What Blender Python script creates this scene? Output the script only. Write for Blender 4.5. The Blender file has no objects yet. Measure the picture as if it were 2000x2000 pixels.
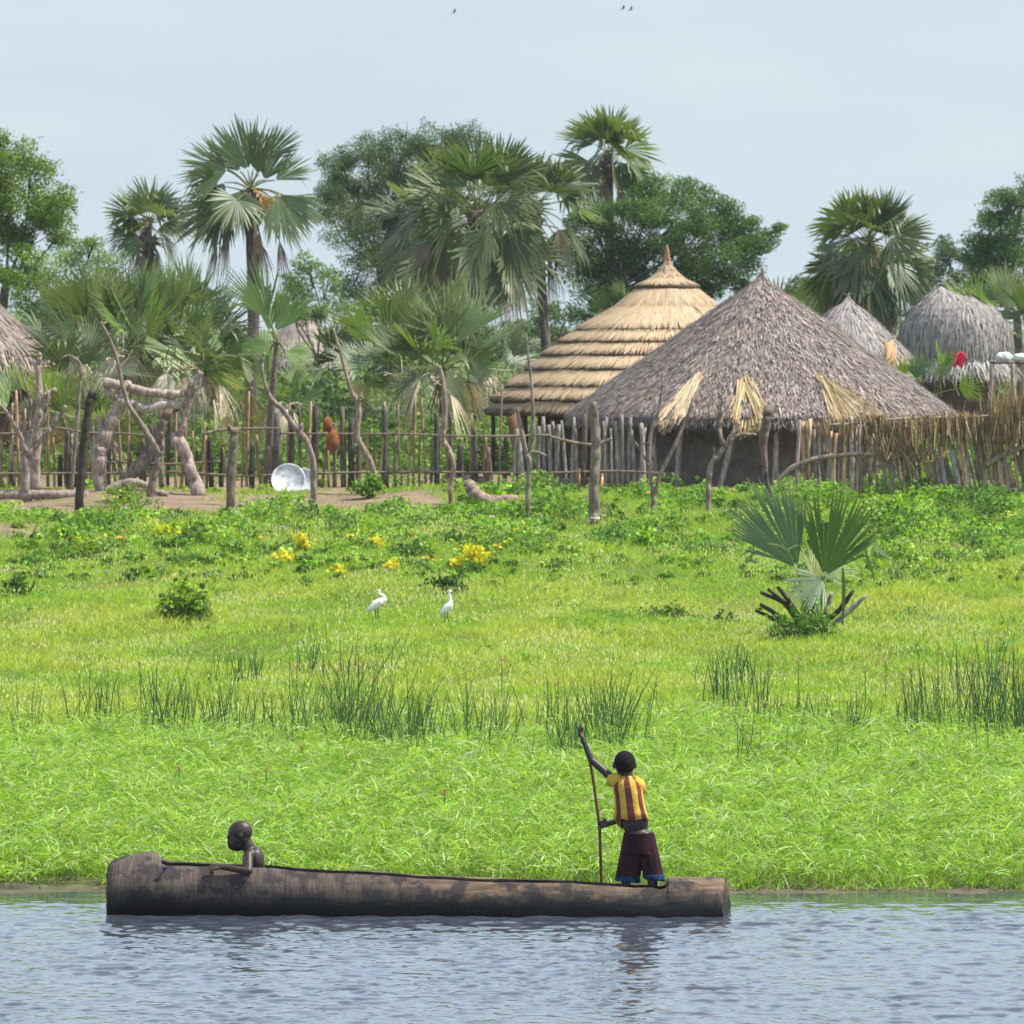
import bpy, bmesh, math, random
import numpy as np
from mathutils import Vector, Matrix

random.seed(7)
RNG = np.random.default_rng(11)
SC = bpy.context.scene
COL = SC.collection
R = math.radians

# ------------------------------------------------------------------ camera, sky, sun, exposure
F, HOR, CH = 12700.0, 640.0, 5.75          # focal length and horizon row (2000 px picture), eye height
cam_data = bpy.data.cameras.new("camera")
cam_data.sensor_width = 36.0
cam_data.lens = 36.0 * F / 2000.0
cam_data.shift_y = -(1000.0 - HOR) / 2000.0
cam_data.clip_start = 1.0
cam_data.clip_end = 9000.0
cam_data.dof.use_dof = True                 # a long lens focused on the canoe
cam_data.dof.focus_distance = 64.0
cam_data.dof.aperture_fstop = 9.5
cam = bpy.data.objects.new("camera", cam_data)
COL.objects.link(cam)
cam.location = (0, 0, CH)
cam.rotation_euler = (R(90), 0, 0)
SC.camera = cam

SUN_EL, SUN_AZ = R(58), R(92)              # azimuth clockwise from +Y: to the right, level with the view
sdir = Vector((math.cos(SUN_EL) * math.sin(SUN_AZ), math.cos(SUN_EL) * math.cos(SUN_AZ), math.sin(SUN_EL)))
world = bpy.data.worlds.new("World")
SC.world = world
world.use_nodes = True
wn, wl = world.node_tree.nodes, world.node_tree.links
wn.clear()
wo = wn.new("ShaderNodeOutputWorld")
bg = wn.new("ShaderNodeBackground")
sky = wn.new("ShaderNodeTexSky")
sky.sky_type = 'NISHITA'
sky.sun_disc = False
sky.sun_elevation = SUN_EL
sky.sun_rotation = SUN_AZ
sky.altitude = 0
sky.air_density = 1.0
sky.dust_density = 1.6
sky.ozone_density = 3.0
bg.inputs['Strength'].default_value = 0.098
# thin white haze over the blue, thickest towards the horizon, with faint cloud drifts
tcw = wn.new("ShaderNodeTexCoord")
sepw = wn.new("ShaderNodeSeparateXYZ"); wl.new(tcw.outputs['Generated'], sepw.inputs[0])
hz = wn.new("ShaderNodeValToRGB")
hz.color_ramp.elements[0].position = 0.0; hz.color_ramp.elements[0].color = (.97, .97, .97, 1)
hz.color_ramp.elements[1].position = 1.0; hz.color_ramp.elements[1].color = (.15, .15, .15, 1)
e = hz.color_ramp.elements.new(.28); e.color = (.93, .93, .93, 1)
e = hz.color_ramp.elements.new(.55); e.color = (.50, .50, .50, 1)
wl.new(sepw.outputs['Z'], hz.inputs[0])
mpw = wn.new("ShaderNodeMapping"); mpw.inputs['Scale'].default_value = (6, 6, 26)
wl.new(tcw.outputs['Generated'], mpw.inputs[0])
nw = wn.new("ShaderNodeTexNoise"); nw.inputs['Scale'].default_value = 2.2; nw.inputs['Detail'].default_value = 4
wl.new(mpw.outputs[0], nw.inputs['Vector'])
hc = wn.new("ShaderNodeValToRGB")
hc.color_ramp.elements[0].position = .38; hc.color_ramp.elements[0].color = (4.3, 5.15, 5.7, 1)
hc.color_ramp.elements[1].position = .66; hc.color_ramp.elements[1].color = (4.8, 5.5, 5.9, 1)
wl.new(nw.outputs['Fac'], hc.inputs[0])
# thin bright cloud veil higher up
br = wn.new("ShaderNodeValToRGB")
br.color_ramp.elements[0].position = .05; br.color_ramp.elements[0].color = (.5, .5, .5, 1)
br.color_ramp.elements[1].position = .22; br.color_ramp.elements[1].color = (.79, .825, .89, 1)
wl.new(sepw.outputs['Z'], br.inputs[0])
b2 = wn.new("ShaderNodeMix"); b2.data_type = 'RGBA'; b2.blend_type = 'MULTIPLY'; b2.inputs[0].default_value = 1
wl.new(hc.outputs[0], b2.inputs[6]); wl.new(br.outputs[0], b2.inputs[7])
b3 = wn.new("ShaderNodeMix"); b3.data_type = 'RGBA'; b3.blend_type = 'MULTIPLY'; b3.inputs[0].default_value = 1
b3.inputs[7].default_value = (2, 2, 2, 1); wl.new(b2.outputs[2], b3.inputs[6])
mw = wn.new("ShaderNodeMix"); mw.data_type = 'RGBA'
wl.new(hz.outputs[0], mw.inputs[0]); wl.new(sky.outputs[0], mw.inputs[6]); wl.new(b3.outputs[2], mw.inputs[7])
wl.new(mw.outputs[2], bg.inputs['Color'])
wl.new(bg.outputs[0], wo.inputs['Surface'])

sun_data = bpy.data.lights.new("sun", 'SUN')
sun_data.energy = 5.0
sun_data.angle = R(0.6)
sun_data.color = (1.0, 0.955, 0.88)
sun = bpy.data.objects.new("sun", sun_data)
COL.objects.link(sun)
sun.rotation_euler = sdir.to_track_quat('Z', 'Y').to_euler()
sun.location = (20, 40, 60)

SC.view_settings.view_transform = 'Standard'
SC.view_settings.look = 'None'
SC.view_settings.exposure = 0.58
SC.view_settings.gamma = 1.0
SC.render.engine = 'CYCLES'
SC.cycles.use_denoising = True
SC.cycles.max_bounces = 6
SC.cycles.transparent_max_bounces = 6
SC.cycles.diffuse_bounces = 3
SC.cycles.glossy_bounces = 3
SC.cycles.sample_clamp_indirect = 6.0

# ------------------------------------------------------------------ helpers
_PD = [40, 58, 62, 64, 66, 67, 72, 80, 90, 100, 106, 115, 120, 125, 130, 160, 200, 400, 1500, 8000]
_PZ = [-1.2, -.6, -.3, -.13, 0.0, .07, .17, .32, .55, .79, 1.03, 1.63, 1.92, 2.21, 2.45, 2.5, 2.6, 2.7, 2.7, 2.7]


def zprof(d):
    return np.interp(d, _PD, _PZ)


def zt(x, y):                                # terrain height
    x = np.asarray(x, float); y = np.asarray(y, float)
    sh = 0.35 * np.sin(x * 0.55 + 1.0) + 0.2 * np.sin(x * 1.7) + 0.12 * np.sin(x * 3.9 + 2) - 0.05 * x
    w = np.clip((80 - y) / 14, 0, 1)
    z = zprof(y + sh * w)
    k = np.clip((y - 68) / 6, 0, 1)
    z = z + k * (0.05 * np.sin(x * 0.9 + y * 0.6) + 0.04 * np.sin(x * 1.9 - y * 1.1 + 2) + 0.05 * np.sin(y * 0.45 + x * .2))
    return z


def at(px, py, d):
    return Vector(((px - 1000.0) / F * d, d, CH - (py - HOR) / F * d))


def gd(py):                                  # distance at which the bank shows at picture row py
    ds = np.linspace(66, 160, 1900)
    rows = HOR + F * (CH - zprof(ds)) / ds
    return float(np.interp(-py, -rows, ds))


def gp(px, d, dz=0.0):                       # a point on the ground
    x = (px - 1000.0) / F * d
    return Vector((x, d, float(zt(x, d)) + dz))


def S(d):                                    # picture pixels per metre
    return F / d


class MB:
    def __init__(self):
        self.V, self.Q, self.T, self.C, self.n = [], [], [], [], 0
        self.QM, self.TM = [], []

    def add(self, V, Q=None, T=None, col=(.5, .5, .5), mi=0):
        V = np.asarray(V, float).reshape(-1, 3)
        c = np.asarray(col, float)
        if c.ndim == 1:
            c = np.tile(c, (len(V), 1))
        self.V.append(V); self.C.append(c)
        if Q is not None and len(Q):
            q = np.asarray(Q, int).reshape(-1, 4) + self.n
            self.Q.append(q)
            m = np.asarray(mi, int)
            self.QM.append(np.full(len(q), mi) if m.ndim == 0 else m)
        if T is not None and len(T):
            t = np.asarray(T, int).reshape(-1, 3) + self.n
            self.T.append(t); self.TM.append(np.full(len(t), mi if np.ndim(mi) == 0 else 0))
        self.n += len(V)
        return self

    def build(self, name, mats, parent=None, smooth=False, origin=None):
        V = np.concatenate(self.V).astype(np.float32)
        C = np.concatenate(self.C).astype(np.float32)
        off = np.zeros(3, np.float32)
        if origin is not None:
            off = np.array(origin, np.float32)
        elif parent is not None:
            off = np.array(wloc(parent), np.float32)
        V = V - off
        Q = np.concatenate(self.Q) if self.Q else np.zeros((0, 4), int)
        T = np.concatenate(self.T) if self.T else np.zeros((0, 3), int)
        me = bpy.data.meshes.new(name)
        me.vertices.add(len(V)); me.vertices.foreach_set("co", V.ravel())
        loops = np.concatenate([Q.ravel(), T.ravel()]).astype(np.int32)
        me.loops.add(len(loops)); me.loops.foreach_set("vertex_index", loops)
        st = np.concatenate([np.arange(len(Q)) * 4, len(Q) * 4 + np.arange(len(T)) * 3]).astype(np.int32)
        me.polygons.add(len(st)); me.polygons.foreach_set("loop_start", st)
        mi = np.concatenate([np.concatenate(self.QM) if self.QM else np.zeros(0, int), np.concatenate(self.TM) if self.TM else np.zeros(0, int)]).astype(np.int32)
        me.polygons.foreach_set("material_index", mi)
        if smooth:
            me.polygons.foreach_set("use_smooth", np.ones(len(st), bool))
        a = me.color_attributes.new("Col", 'FLOAT_COLOR', 'POINT')
        a.data.foreach_set("color", np.concatenate([C, np.ones((len(C), 1), np.float32)], 1).ravel())
        me.update(calc_edges=True)
        me.validate()
        for m in (mats if isinstance(mats, (list, tuple)) else [mats]):
            me.materials.append(m)
        o = bpy.data.objects.new(name, me)
        COL.objects.link(o)
        if parent is not None:
            o.parent = parent
        else:
            o.location = [float(v) for v in off]
        return o


def wloc(o):
    v = Vector(o.location)
    p = o.parent
    while p is not None:
        v = v + p.location
        p = p.parent
    return v


def tag(o, label=None, cat=None, group=None, kind=None):
    if label: o["label"] = label
    if cat: o["category"] = cat
    if group: o["group"] = group
    if kind: o["kind"] = kind
    return o


def thing(name, label, cat, loc, group=None):
    o = bpy.data.objects.new(name, None)
    o.empty_display_size = 0.2
    COL.objects.link(o)
    o.location = loc
    return tag(o, label, cat, group)


def frames(P):
    P = [Vector(p) for p in P]
    n = len(P)
    out = []
    t0 = (P[1] - P[0]).normalized()
    ref = Vector((0, 0, 1)) if abs(t0.z) < .9 else Vector((0, -1, 0))
    u = t0.cross(ref).normalized()
    for i in range(n):
        t = (P[min(i + 1, n - 1)] - P[max(i - 1, 0)])
        t = t.normalized() if t.length > 1e-9 else t0
        u = (u - t * u.dot(t))
        u = u.normalized() if u.length > 1e-6 else t.orthogonal().normalized()
        out.append((P[i], u, t.cross(u).normalized()))
    return out


def smooth_path(pts, n):
    """Catmull-Rom through points (any dimension)."""
    P = np.asarray(pts, float)
    if len(P) < 3:
        t = np.linspace(0, 1, n)[:, None]
        return P[0] * (1 - t) + P[-1] * t
    Q = np.vstack([2 * P[0] - P[1], P, 2 * P[-1] - P[-2]])
    ts = np.linspace(0, len(P) - 1 - 1e-6, n)
    i = ts.astype(int); f = (ts - i)[:, None]
    a, b, c, d = Q[i], Q[i + 1], Q[i + 2], Q[i + 3]
    return 0.5 * (2 * b + (c - a) * f + (2 * a - 5 * b + 4 * c - d) * f ** 2 + (3 * b - a - 3 * c + d) * f ** 3)


def tube(mb, P, rad, seg=8, col=(.3, .3, .3), lump=0.0, cap=True, mi=0):
    fr = frames(P)
    n = len(fr)
    rad = np.broadcast_to(np.asarray(rad, float), (n,))
    a = np.arange(seg) / seg * 2 * math.pi
    V = []
    ph = RNG.uniform(0, 6.28, 4)
    for i, (p, u, v) in enumerate(fr):
        rr = rad[i] * (1 + lump * (np.sin(2 * a + ph[0] + i * .7) * .5 + np.sin(3 * a + ph[1] - i * .9) * .5 + RNG.uniform(-.5, .5, seg)))
        V.append(np.array(p)[None] + (np.cos(a) * rr)[:, None] * np.array(u)[None] + (np.sin(a) * rr)[:, None] * np.array(v)[None])
    V = np.concatenate(V)
    k = np.arange(seg)
    Q = [np.stack([i * seg + k, i * seg + (k + 1) % seg, (i + 1) * seg + (k + 1) % seg, (i + 1) * seg + k], 1) for i in range(n - 1)]
    T = None
    if cap:
        V = np.vstack([V, np.array(fr[0][0])[None], np.array(fr[-1][0])[None]])
        b = n * seg
        T = np.concatenate([np.stack([(k + 1) % seg, k, np.full(seg, b)], 1), np.stack([(n - 1) * seg + k, (n - 1) * seg + (k + 1) % seg, np.full(seg, b + 1)], 1)])
    c = np.asarray(col, float)
    if c.ndim == 2:
        c = np.repeat(c, seg, 0)
        if cap: c = np.vstack([c, c[:1], c[-1:]])
    mb.add(V, np.concatenate(Q), T, c, mi)


def pxtube(mb, pts, d, n=10, seg=7, col=(.3, .3, .3), lump=.08, wob=.03, dd=None):
    """pts: (px, py, radius in px) of the 2000 px picture, at distance d -> a smooth tube."""
    A = smooth_path([(p[0], p[1], p[2], (p[3] if len(p) > 3 else 0.0)) for p in pts], n)
    P = []
    for i, (x, y, r, q) in enumerate(A):
        p = at(x, y, d + q)
        p.y += wob * math.sin(i * 1.3 + x)
        P.append(p)
    tube(mb, P, np.maximum(A[:, 2], .3) / S(d), seg, col, lump)


def strips(mb, pos, dirv, side, length, width, bend, col, segs=2, tip=.15, mi=0, shape=None, tipcol=None):
    """many tapering blades: pos (N,3), dirv (N,3) unit, side (N,3) unit, bend (N,3) end offset"""
    N = len(pos)
    length = np.broadcast_to(length, (N,)); width = np.broadcast_to(width, (N,))
    ts = np.linspace(0, 1, segs + 1)
    V = np.empty((N, (segs + 1) * 2, 3))
    for j, t in enumerate(ts):
        c = pos + dirv * (length * t)[:, None] + bend * (t ** 2)
        w = (1 - (1 - tip) * t ** 1.3) if shape is None else shape[j]
        V[:, 2 * j] = c - side * (width * .5 * w)[:, None]
        V[:, 2 * j + 1] = c + side * (width * .5 * w)[:, None]
    base = (np.arange(N) * (segs + 1) * 2)[:, None]
    q = np.concatenate([base + np.array([[2 * j, 2 * j + 1, 2 * j + 3, 2 * j + 2]]) for j in range(segs)], 0)
    C = np.repeat(np.asarray(col, float), (segs + 1) * 2, 0)
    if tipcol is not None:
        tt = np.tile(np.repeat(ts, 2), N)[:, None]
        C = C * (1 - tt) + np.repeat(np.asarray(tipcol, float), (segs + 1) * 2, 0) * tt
    mb.add(V.reshape(-1, 3), q, None, C, mi)


def unit(a):
    return a / np.maximum(np.linalg.norm(a, axis=-1, keepdims=True), 1e-9)


def leaves(mb, pos, size, col, aspect=.5, up=0.35, rng=RNG, mi=0):
    """rhombic leaves with random orientation"""
    N = len(pos)
    size = np.broadcast_to(size, (N,))
    d = rng.normal(size=(N, 3)); d[:, 2] -= .15
    d = unit(d)
    nrm = rng.normal(size=(N, 3)); nrm[:, 2] += up * 3
    s = unit(np.cross(d, nrm))
    L = size[:, None]
    nn = np.cross(s, d)
    V = np.empty((N, 4, 3))
    V[:, 0] = pos - d * L * .5
    V[:, 1] = pos - s * L * aspect * .5 + nn * L * .06
    V[:, 2] = pos + d * L * .5
    V[:, 3] = pos + s * L * aspect * .5 + nn * L * .06
    q = np.arange(N * 4).reshape(N, 4)
    mb.add(V.reshape(-1, 3), q, None, np.repeat(np.asarray(col, float), 4, 0), mi)


def vary(base, N, dv=.25, dh=.12, rng=RNG):
    base = np.asarray(base, float)
    v = np.exp(rng.normal(0, dv, (N, 1)))
    h = np.exp(rng.normal(0, dh, (N, 3)))
    return np.clip(base * v * h, 0, 1)


def ball_pts(c, r, N, rng=RNG, hollow=.55):
    d = unit(rng.normal(size=(N, 3)))
    rad = rng.uniform(hollow ** 3, 1, N) ** (1 / 3)
    return np.asarray(c) + d * rad[:, None] * np.asarray(r)


# ------------------------------------------------------------------ materials
def new_mat(name):
    m = bpy.data.materials.new(name)
    m.use_nodes = True
    nt = m.node_tree
    nt.nodes.clear()
    out = nt.nodes.new("ShaderNodeOutputMaterial")
    p = nt.nodes.new("ShaderNodeBsdfPrincipled")
    nt.links.new(p.outputs[0], out.inputs[0])
    return m, nt, p, out


def foliage_mat(name, trans=.35, rough=.55, spec=.3, tint=(1, 1, 1), tgain=1.4):
    m, nt, p, out = new_mat(name)
    a = nt.nodes.new("ShaderNodeVertexColor"); a.layer_name = "Col"
    p.inputs['Roughness'].default_value = rough
    p.inputs['Specular IOR Level'].default_value = spec
    nt.links.new(a.outputs[0], p.inputs['Base Color'])
    t = nt.nodes.new("ShaderNodeBsdfTranslucent")
    g = nt.nodes.new("ShaderNodeMix"); g.data_type = 'RGBA'; g.blend_type = 'MULTIPLY'
    g.inputs[0].default_value = 1.0
    g.inputs[7].default_value = (1.15 * tgain, 1.2 * tgain, .45 * tgain, 1)
    nt.links.new(a.outputs[0], g.inputs[6]); nt.links.new(g.outputs[2], t.inputs[0])
    mx = nt.nodes.new("ShaderNodeMixShader"); mx.inputs[0].default_value = trans
    nt.links.new(p.outputs[0], mx.inputs[1]); nt.links.new(t.outputs[0], mx.inputs[2])
    nt.links.new(mx.outputs[0], out.inputs[0])
    return m


def noise_mat(name, ca, cb, scale=6.0, stretch=(1, 1, 1), rough=.85, bump=.3, detail=6, useattr=False, lo=.3, hi=.7, spec=.2, bscale=None, bdist=.02):
    m, nt, p, out = new_mat(name)
    tc = nt.nodes.new("ShaderNodeTexCoord")
    mp = nt.nodes.new("ShaderNodeMapping"); mp.inputs['Scale'].default_value = stretch
    nt.links.new(tc.outputs['Object'], mp.inputs[0])
    n = nt.nodes.new("ShaderNodeTexNoise"); n.inputs['Scale'].default_value = scale; n.inputs['Detail'].default_value = detail
    n.inputs['Roughness'].default_value = .65
    nt.links.new(mp.outputs[0], n.inputs['Vector'])
    r = nt.nodes.new("ShaderNodeValToRGB")
    r.color_ramp.elements[0].position = lo; r.color_ramp.elements[0].color = (*ca, 1)
    r.color_ramp.elements[1].position = hi; r.color_ramp.elements[1].color = (*cb, 1)
    nt.links.new(n.outputs['Fac'], r.inputs[0])
    last = r.outputs[0]
    if useattr:
        a = nt.nodes.new("ShaderNodeVertexColor"); a.layer_name = "Col"
        g = nt.nodes.new("ShaderNodeMix"); g.data_type = 'RGBA'; g.blend_type = 'MULTIPLY'; g.inputs[0].default_value = 1
        nt.links.new(last, g.inputs[6]); nt.links.new(a.outputs[0], g.inputs[7])
        last = g.outputs[2]
    nt.links.new(last, p.inputs['Base Color'])
    p.inputs['Roughness'].default_value = rough
    p.inputs['Specular IOR Level'].default_value = spec
    if bump:
        b = nt.nodes.new("ShaderNodeBump"); b.inputs['Strength'].default_value = bump; b.inputs['Distance'].default_value = bdist
        n2 = n
        if bscale:
            n2 = nt.nodes.new("ShaderNodeTexNoise"); n2.inputs['Scale'].default_value = bscale; n2.inputs['Detail'].default_value = 6
            nt.links.new(mp.outputs[0], n2.inputs['Vector'])
        nt.links.new(n2.outputs['Fac'], b.inputs['Height']); nt.links.new(b.outputs[0], p.inputs['Normal'])
    return m


M = {}
M['grass'] = foliage_mat('grass_blades', .38, .5, .35)
M['leaf'] = foliage_mat('leaf', .35, .55, .3)
M['palm'] = foliage_mat('palm_leaf', .3, .42, .5)
M['straw'] = foliage_mat('straw', .12, .7, .25, tgain=.8)
M['bark'] = noise_mat('bark', (.42, .41, .40), (1.55, 1.48, 1.4), 16, (1, 1, .3), .9, .8, useattr=True, lo=.33, hi=.66)
M['wood'] = noise_mat('weathered_wood', (.5, .5, .5), (1.35, 1.3, 1.25), 12, (1, 1, .25), .85, .5, useattr=True)
M['mud'] = noise_mat('mud_wall', (.10, .082, .07), (.20, .165, .14), 5, (1, 1, 1), .95, .5, bscale=14)
M['plain'] = noise_mat('painted', (.85, .85, .85), (1.1, 1.1, 1.1), 14, (1, 1, 1), .7, .15, useattr=True)
# ------------------------------------------------------------------ bank, water, grass
def grid_obj(name, xs, ys, zf, mat, colf=None, smooth=True):
    X, Y = np.meshgrid(xs, ys)
    Z = zf(X, Y)
    V = np.stack([X, Y, Z], -1).reshape(-1, 3)
    nx, ny = len(xs), len(ys)
    i = (np.arange(ny - 1)[:, None] * nx + np.arange(nx - 1)[None]).ravel()
    Q = np.stack([i, i + 1, i + nx + 1, i + nx], 1)
    mb = MB()
    mb.add(V, Q, None, colf(X.ravel(), Y.ravel()) if colf is not None else (.5, .5, .5))
    return mb.build(name, mat, None, smooth)


def axis(core0, core1, step, far, grow=1.35):
    a = list(np.arange(core0, core1 + step * .5, step))
    s, v = step, a[-1]
    while v < far[1]:
        s *= grow; v += s; a.append(v)
    s, v = step, a[0]; pre = []
    while v > far[0]:
        s *= grow; v -= s; pre.append(v)
    return np.array(pre[::-1] + a)


def snoise(x, y, sc, seed):
    r = np.random.default_rng(seed)
    out = 0
    for k in range(7):
        th = r.uniform(0, 6.28); f = r.uniform(.5, 1.8) / sc
        out = out + np.sin((x * math.cos(th) + y * math.sin(th)) * f * 6.28 + r.uniform(0, 6.28))
    return out / 7 * 1.6


def dirt_mask(x, y):
    """bare earth along the left fence, and small scuffed patches before the huts"""
    px = 1000 + x / y * F
    n = snoise(x, y, 2.2, 3) * .7 + snoise(x, y, .8, 4) * .35
    a = np.clip(1.6 - np.abs(y - 127.6) / (3.2 - np.clip(px, 0, 900) * .0012), 0, 1) * np.clip((930 - px) / 90, 0, 1)
    a2 = np.clip(1.5 - np.abs(y - 120.5) / 1.6, 0, 1) * np.clip((230 - px) / 60, 0, 1) * .9
    b = np.clip(1.2 - np.hypot((x - (1210 - 1000) / F * 126) / 1.2, (y - 126) / 1.2), 0, 1)
    yard = np.clip(1.6 - np.abs(y - 137) / 4.2, 0, 1) * np.clip((1500 - px) / 300, 0, 1)
    c = np.clip((y - 129.5), 0, 1) * np.clip((140 - y), 0, 1) * .8
    return np.clip(np.maximum.reduce([a, a2, b * .8, yard, c]) + n * .28 - .12, 0, 1)


def ground_col(x, y):
    d = dirt_mask(x, y)[:, None]
    n = (snoise(x, y, 3, 8) * .5 + .5)[:, None]
    green = np.array([.085, .115, .022]) * (1 - n) + np.array([.13, .15, .035]) * n
    dirt = np.array([.25, .175, .125]) * (1 - n) + np.array([.20, .14, .10]) * n
    c = green * (1 - d) + dirt * d
    mud = np.clip((67.6 - y + snoise(x, y, 1.5, 9) * .5) / 1.2, 0, 1)[:, None]
    return c * (1 - mud) + np.array([.10, .085, .062]) * mud


gx = axis(-14, 14, .22, (-3500, 3500))
gy = np.concatenate([[-60, 0, 30, 45, 52], np.arange(56, 64, 1), axis(64, 72, .12, (64, 72)), axis(72.2, 142, .25, (72, 8000), 1.3)])
gy = np.unique(np.round(gy, 3))
M['ground'] = noise_mat('earth', (.6, .6, .6), (1.35, 1.32, 1.25), 3.5, (1, 1, 1), .95, .5, useattr=True, bscale=9, bdist=.05)
tag(grid_obj('ground', gx, gy, zt, M['ground'], ground_col), kind='structure')

# water: a real rippled surface
m, nt, p, out = new_mat('river_water')
p.inputs['Base Color'].default_value = (.045, .055, .072, 1)
p.inputs['Roughness'].default_value = .07
p.inputs['IOR'].default_value = 1.42
tc = nt.nodes.new("ShaderNodeTexCoord")
n = nt.nodes.new("ShaderNodeTexNoise"); n.inputs['Scale'].default_value = 9; n.inputs['Detail'].default_value = 3
b = nt.nodes.new("ShaderNodeBump"); b.inputs['Strength'].default_value = .25; b.inputs['Distance'].default_value = .01
nt.links.new(tc.outputs['Object'], n.inputs['Vector']); nt.links.new(n.outputs['Fac'], b.inputs['Height']); nt.links.new(b.outputs[0], p.inputs['Normal'])
M['water'] = m


def waves(x, y):
    r = np.random.default_rng(5)
    z = np.zeros_like(x)
    # the air is a light breeze from the left; calmer close to the bank
    calm = np.clip((66.2 - y) / 3.0, .25, 1)
    fade = np.clip((40 - np.abs(x)) / 20, 0, 1) * np.clip((y - 20) / 15, 0, 1)
    for k in range(70):
        lam = .09 * (.75 / .09) ** r.uniform(0, 1)
        th = r.normal(math.pi * .42, .62)
        a = lam * .0034
        ph = (x * math.cos(th) + y * math.sin(th)) * 2 * math.pi / lam + r.uniform(0, 6.28)
        s = np.sin(ph)
        z += a * (s + .25 * np.cos(2 * ph))
    z = z * (.85 + .35 * snoise(x, y, 2.6, 31))
    # short steep ripples in scattered cat's-paws
    for k in range(40):
        lam = r.uniform(.13, .42)
        th = r.normal(math.pi * .46, .4)
        ph = (x * math.cos(th) + y * math.sin(th)) * 2 * math.pi / lam + r.uniform(0, 6.28)
        w = np.clip(snoise(x, y * .8, r.uniform(.5, 1.1), 700 + k) - .75, 0, 1) * 2.2
        z += lam * .022 * np.sin(ph) * w
    return z * calm * fade


wx = axis(-7.2, 7.2, .032, (-3500, 3500), 1.5)
wy = axis(51.5, 67.6, .034, (-400, 67.6), 1.5)
wy = wy[wy < 68.2]
tag(grid_obj('water', wx, wy, waves, M['water']), kind='structure')


def scatter(d0, d1, dens, margin=4.5, rng=RNG):
    """uniform points on the bank inside the view wedge plus a margin"""
    hw = 1000.0 / F * d1 + margin
    n = int((d1 - d0) * 2 * hw * dens)
    x = rng.uniform(-hw, hw, n); y = rng.uniform(d0, d1, n)
    k = np.abs(x) < 1000.0 / F * y + margin
    return x[k], y[k]


def grass(mb, x, y, h, w, lean, col, tipcol=None, wind=.35, segs=2, rng=RNG, sink=.02):
    N = len(x)
    pos = np.stack([x, y, zt(x, y) - sink], 1)
    az = rng.uniform(0, 2 * math.pi, N)
    d = np.stack([np.cos(az) * lean + wind * .5, np.sin(az) * lean, np.ones(N)], 1)
    d = unit(d)
    sa = rng.uniform(0, math.pi, N)
    side = np.stack([np.cos(sa), np.sin(sa) * .6, np.zeros(N)], 1)
    side = unit(side)
    b = np.stack([np.cos(az) * lean * 1.1 + wind, np.sin(az) * lean, -.35 * (np.abs(lean) + wind)], 1) * h[:, None]
    strips(mb, pos, d, side, h, w, b * rng.uniform(.2, 1.1, (N, 1)), col, segs, .12, tipcol=tipcol)


# tall lush grass along the water
mb = MB()
x, y = scatter(66.3, 84.5, 600)
edge = 66.55 + .5 * snoise(x, y, 2.0, 12) - .02 * x
zs = zt(x, y)
muddy = np.clip((-3.9 - x) / .5, 0, 1)
keep = (zs > -.035 + .03 * snoise(x, y, .8, 12) + muddy * .095) & (RNG.uniform(0, 1, len(x)) < np.clip((85.5 + 1.4 * snoise(x, y, 3, 13) - y) / 4, 0, 1))
x, y = x[keep], y[keep]
N = len(x)
cl = snoise(x, y, 1.6, 14) * .5 + .5
h = (.26 + .26 * cl) * RNG.uniform(.45, 1.3, N) * np.clip(.6 + (y - 66.5) / 4, .6, 1) * np.clip(1.25 - (y - 76) / 22, .6, 1)
base = np.where(RNG.uniform(0, 1, (N, 1)) < .5, [[.235, .425, .036]], [[.325, .46, .085]])
base = np.where(RNG.uniform(0, 1, (N, 1)) < .08, [[.50, .58, .31]], base)
base = np.where(RNG.uniform(0, 1, (N, 1)) < .03, [[.42, .36, .16]], base)
patch = (snoise(x, y, .9, 15) * .5 + .5)[:, None]
c = vary(np.array([1, 1, 1.]), N, .24, .08) * base * (.58 + .55 * patch) * (1 + .16 * snoise(x, y, 3.1, 17))[:, None]
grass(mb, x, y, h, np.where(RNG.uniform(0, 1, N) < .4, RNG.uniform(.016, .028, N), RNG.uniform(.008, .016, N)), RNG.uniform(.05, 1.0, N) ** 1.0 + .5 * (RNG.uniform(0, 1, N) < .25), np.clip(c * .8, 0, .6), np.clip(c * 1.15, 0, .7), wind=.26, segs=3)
# arching leaf ends over the top of it, turned every way
x, y = scatter(66.4, 85, 330)
edge = 66.7 + .5 * snoise(x, y, 2.0, 12) - .02 * x
keep = (zt(x, y) > .02) & (RNG.uniform(0, 1, len(x)) < np.clip((85.5 + 1.4 * snoise(x, y, 3, 13) - y) / 4, 0, 1))
x, y = x[keep], y[keep]; N = len(x)
cl = snoise(x, y, 1.6, 14) * .5 + .5; c3 = snoise(x, y, .7, 16)
hh = (.26 + .26 * cl) * np.clip(.55 + (y - 66.5) / 5, .5, 1) * np.clip(1.25 - (y - 76) / 22, .6, 1)
pos = np.stack([x, y, zt(x, y) + hh * RNG.uniform(.45, 1.05, N)], 1)
az = RNG.uniform(0, 6.28, N)
up = RNG.uniform(.2, 2.2, N)
dv = unit(np.stack([np.cos(az) + .25, np.sin(az), up], 1))
sd = unit(np.cross(dv, RNG.normal(0, 1, (N, 3)) + np.array([0, 0, 1.2])))
L = RNG.uniform(.10, .28, N)
bs = np.where(RNG.uniform(0, 1, (N, 1)) < .55, [[.24, .42, .038]], [[.335, .46, .095]])
bs = np.where(RNG.uniform(0, 1, (N, 1)) < .13, [[.44, .54, .26]], bs)
C = np.clip(bs * vary(np.array([1, 1, 1.]), N, .22, .08) * (.90 + .28 * c3)[:, None], 0, .8)
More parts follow.
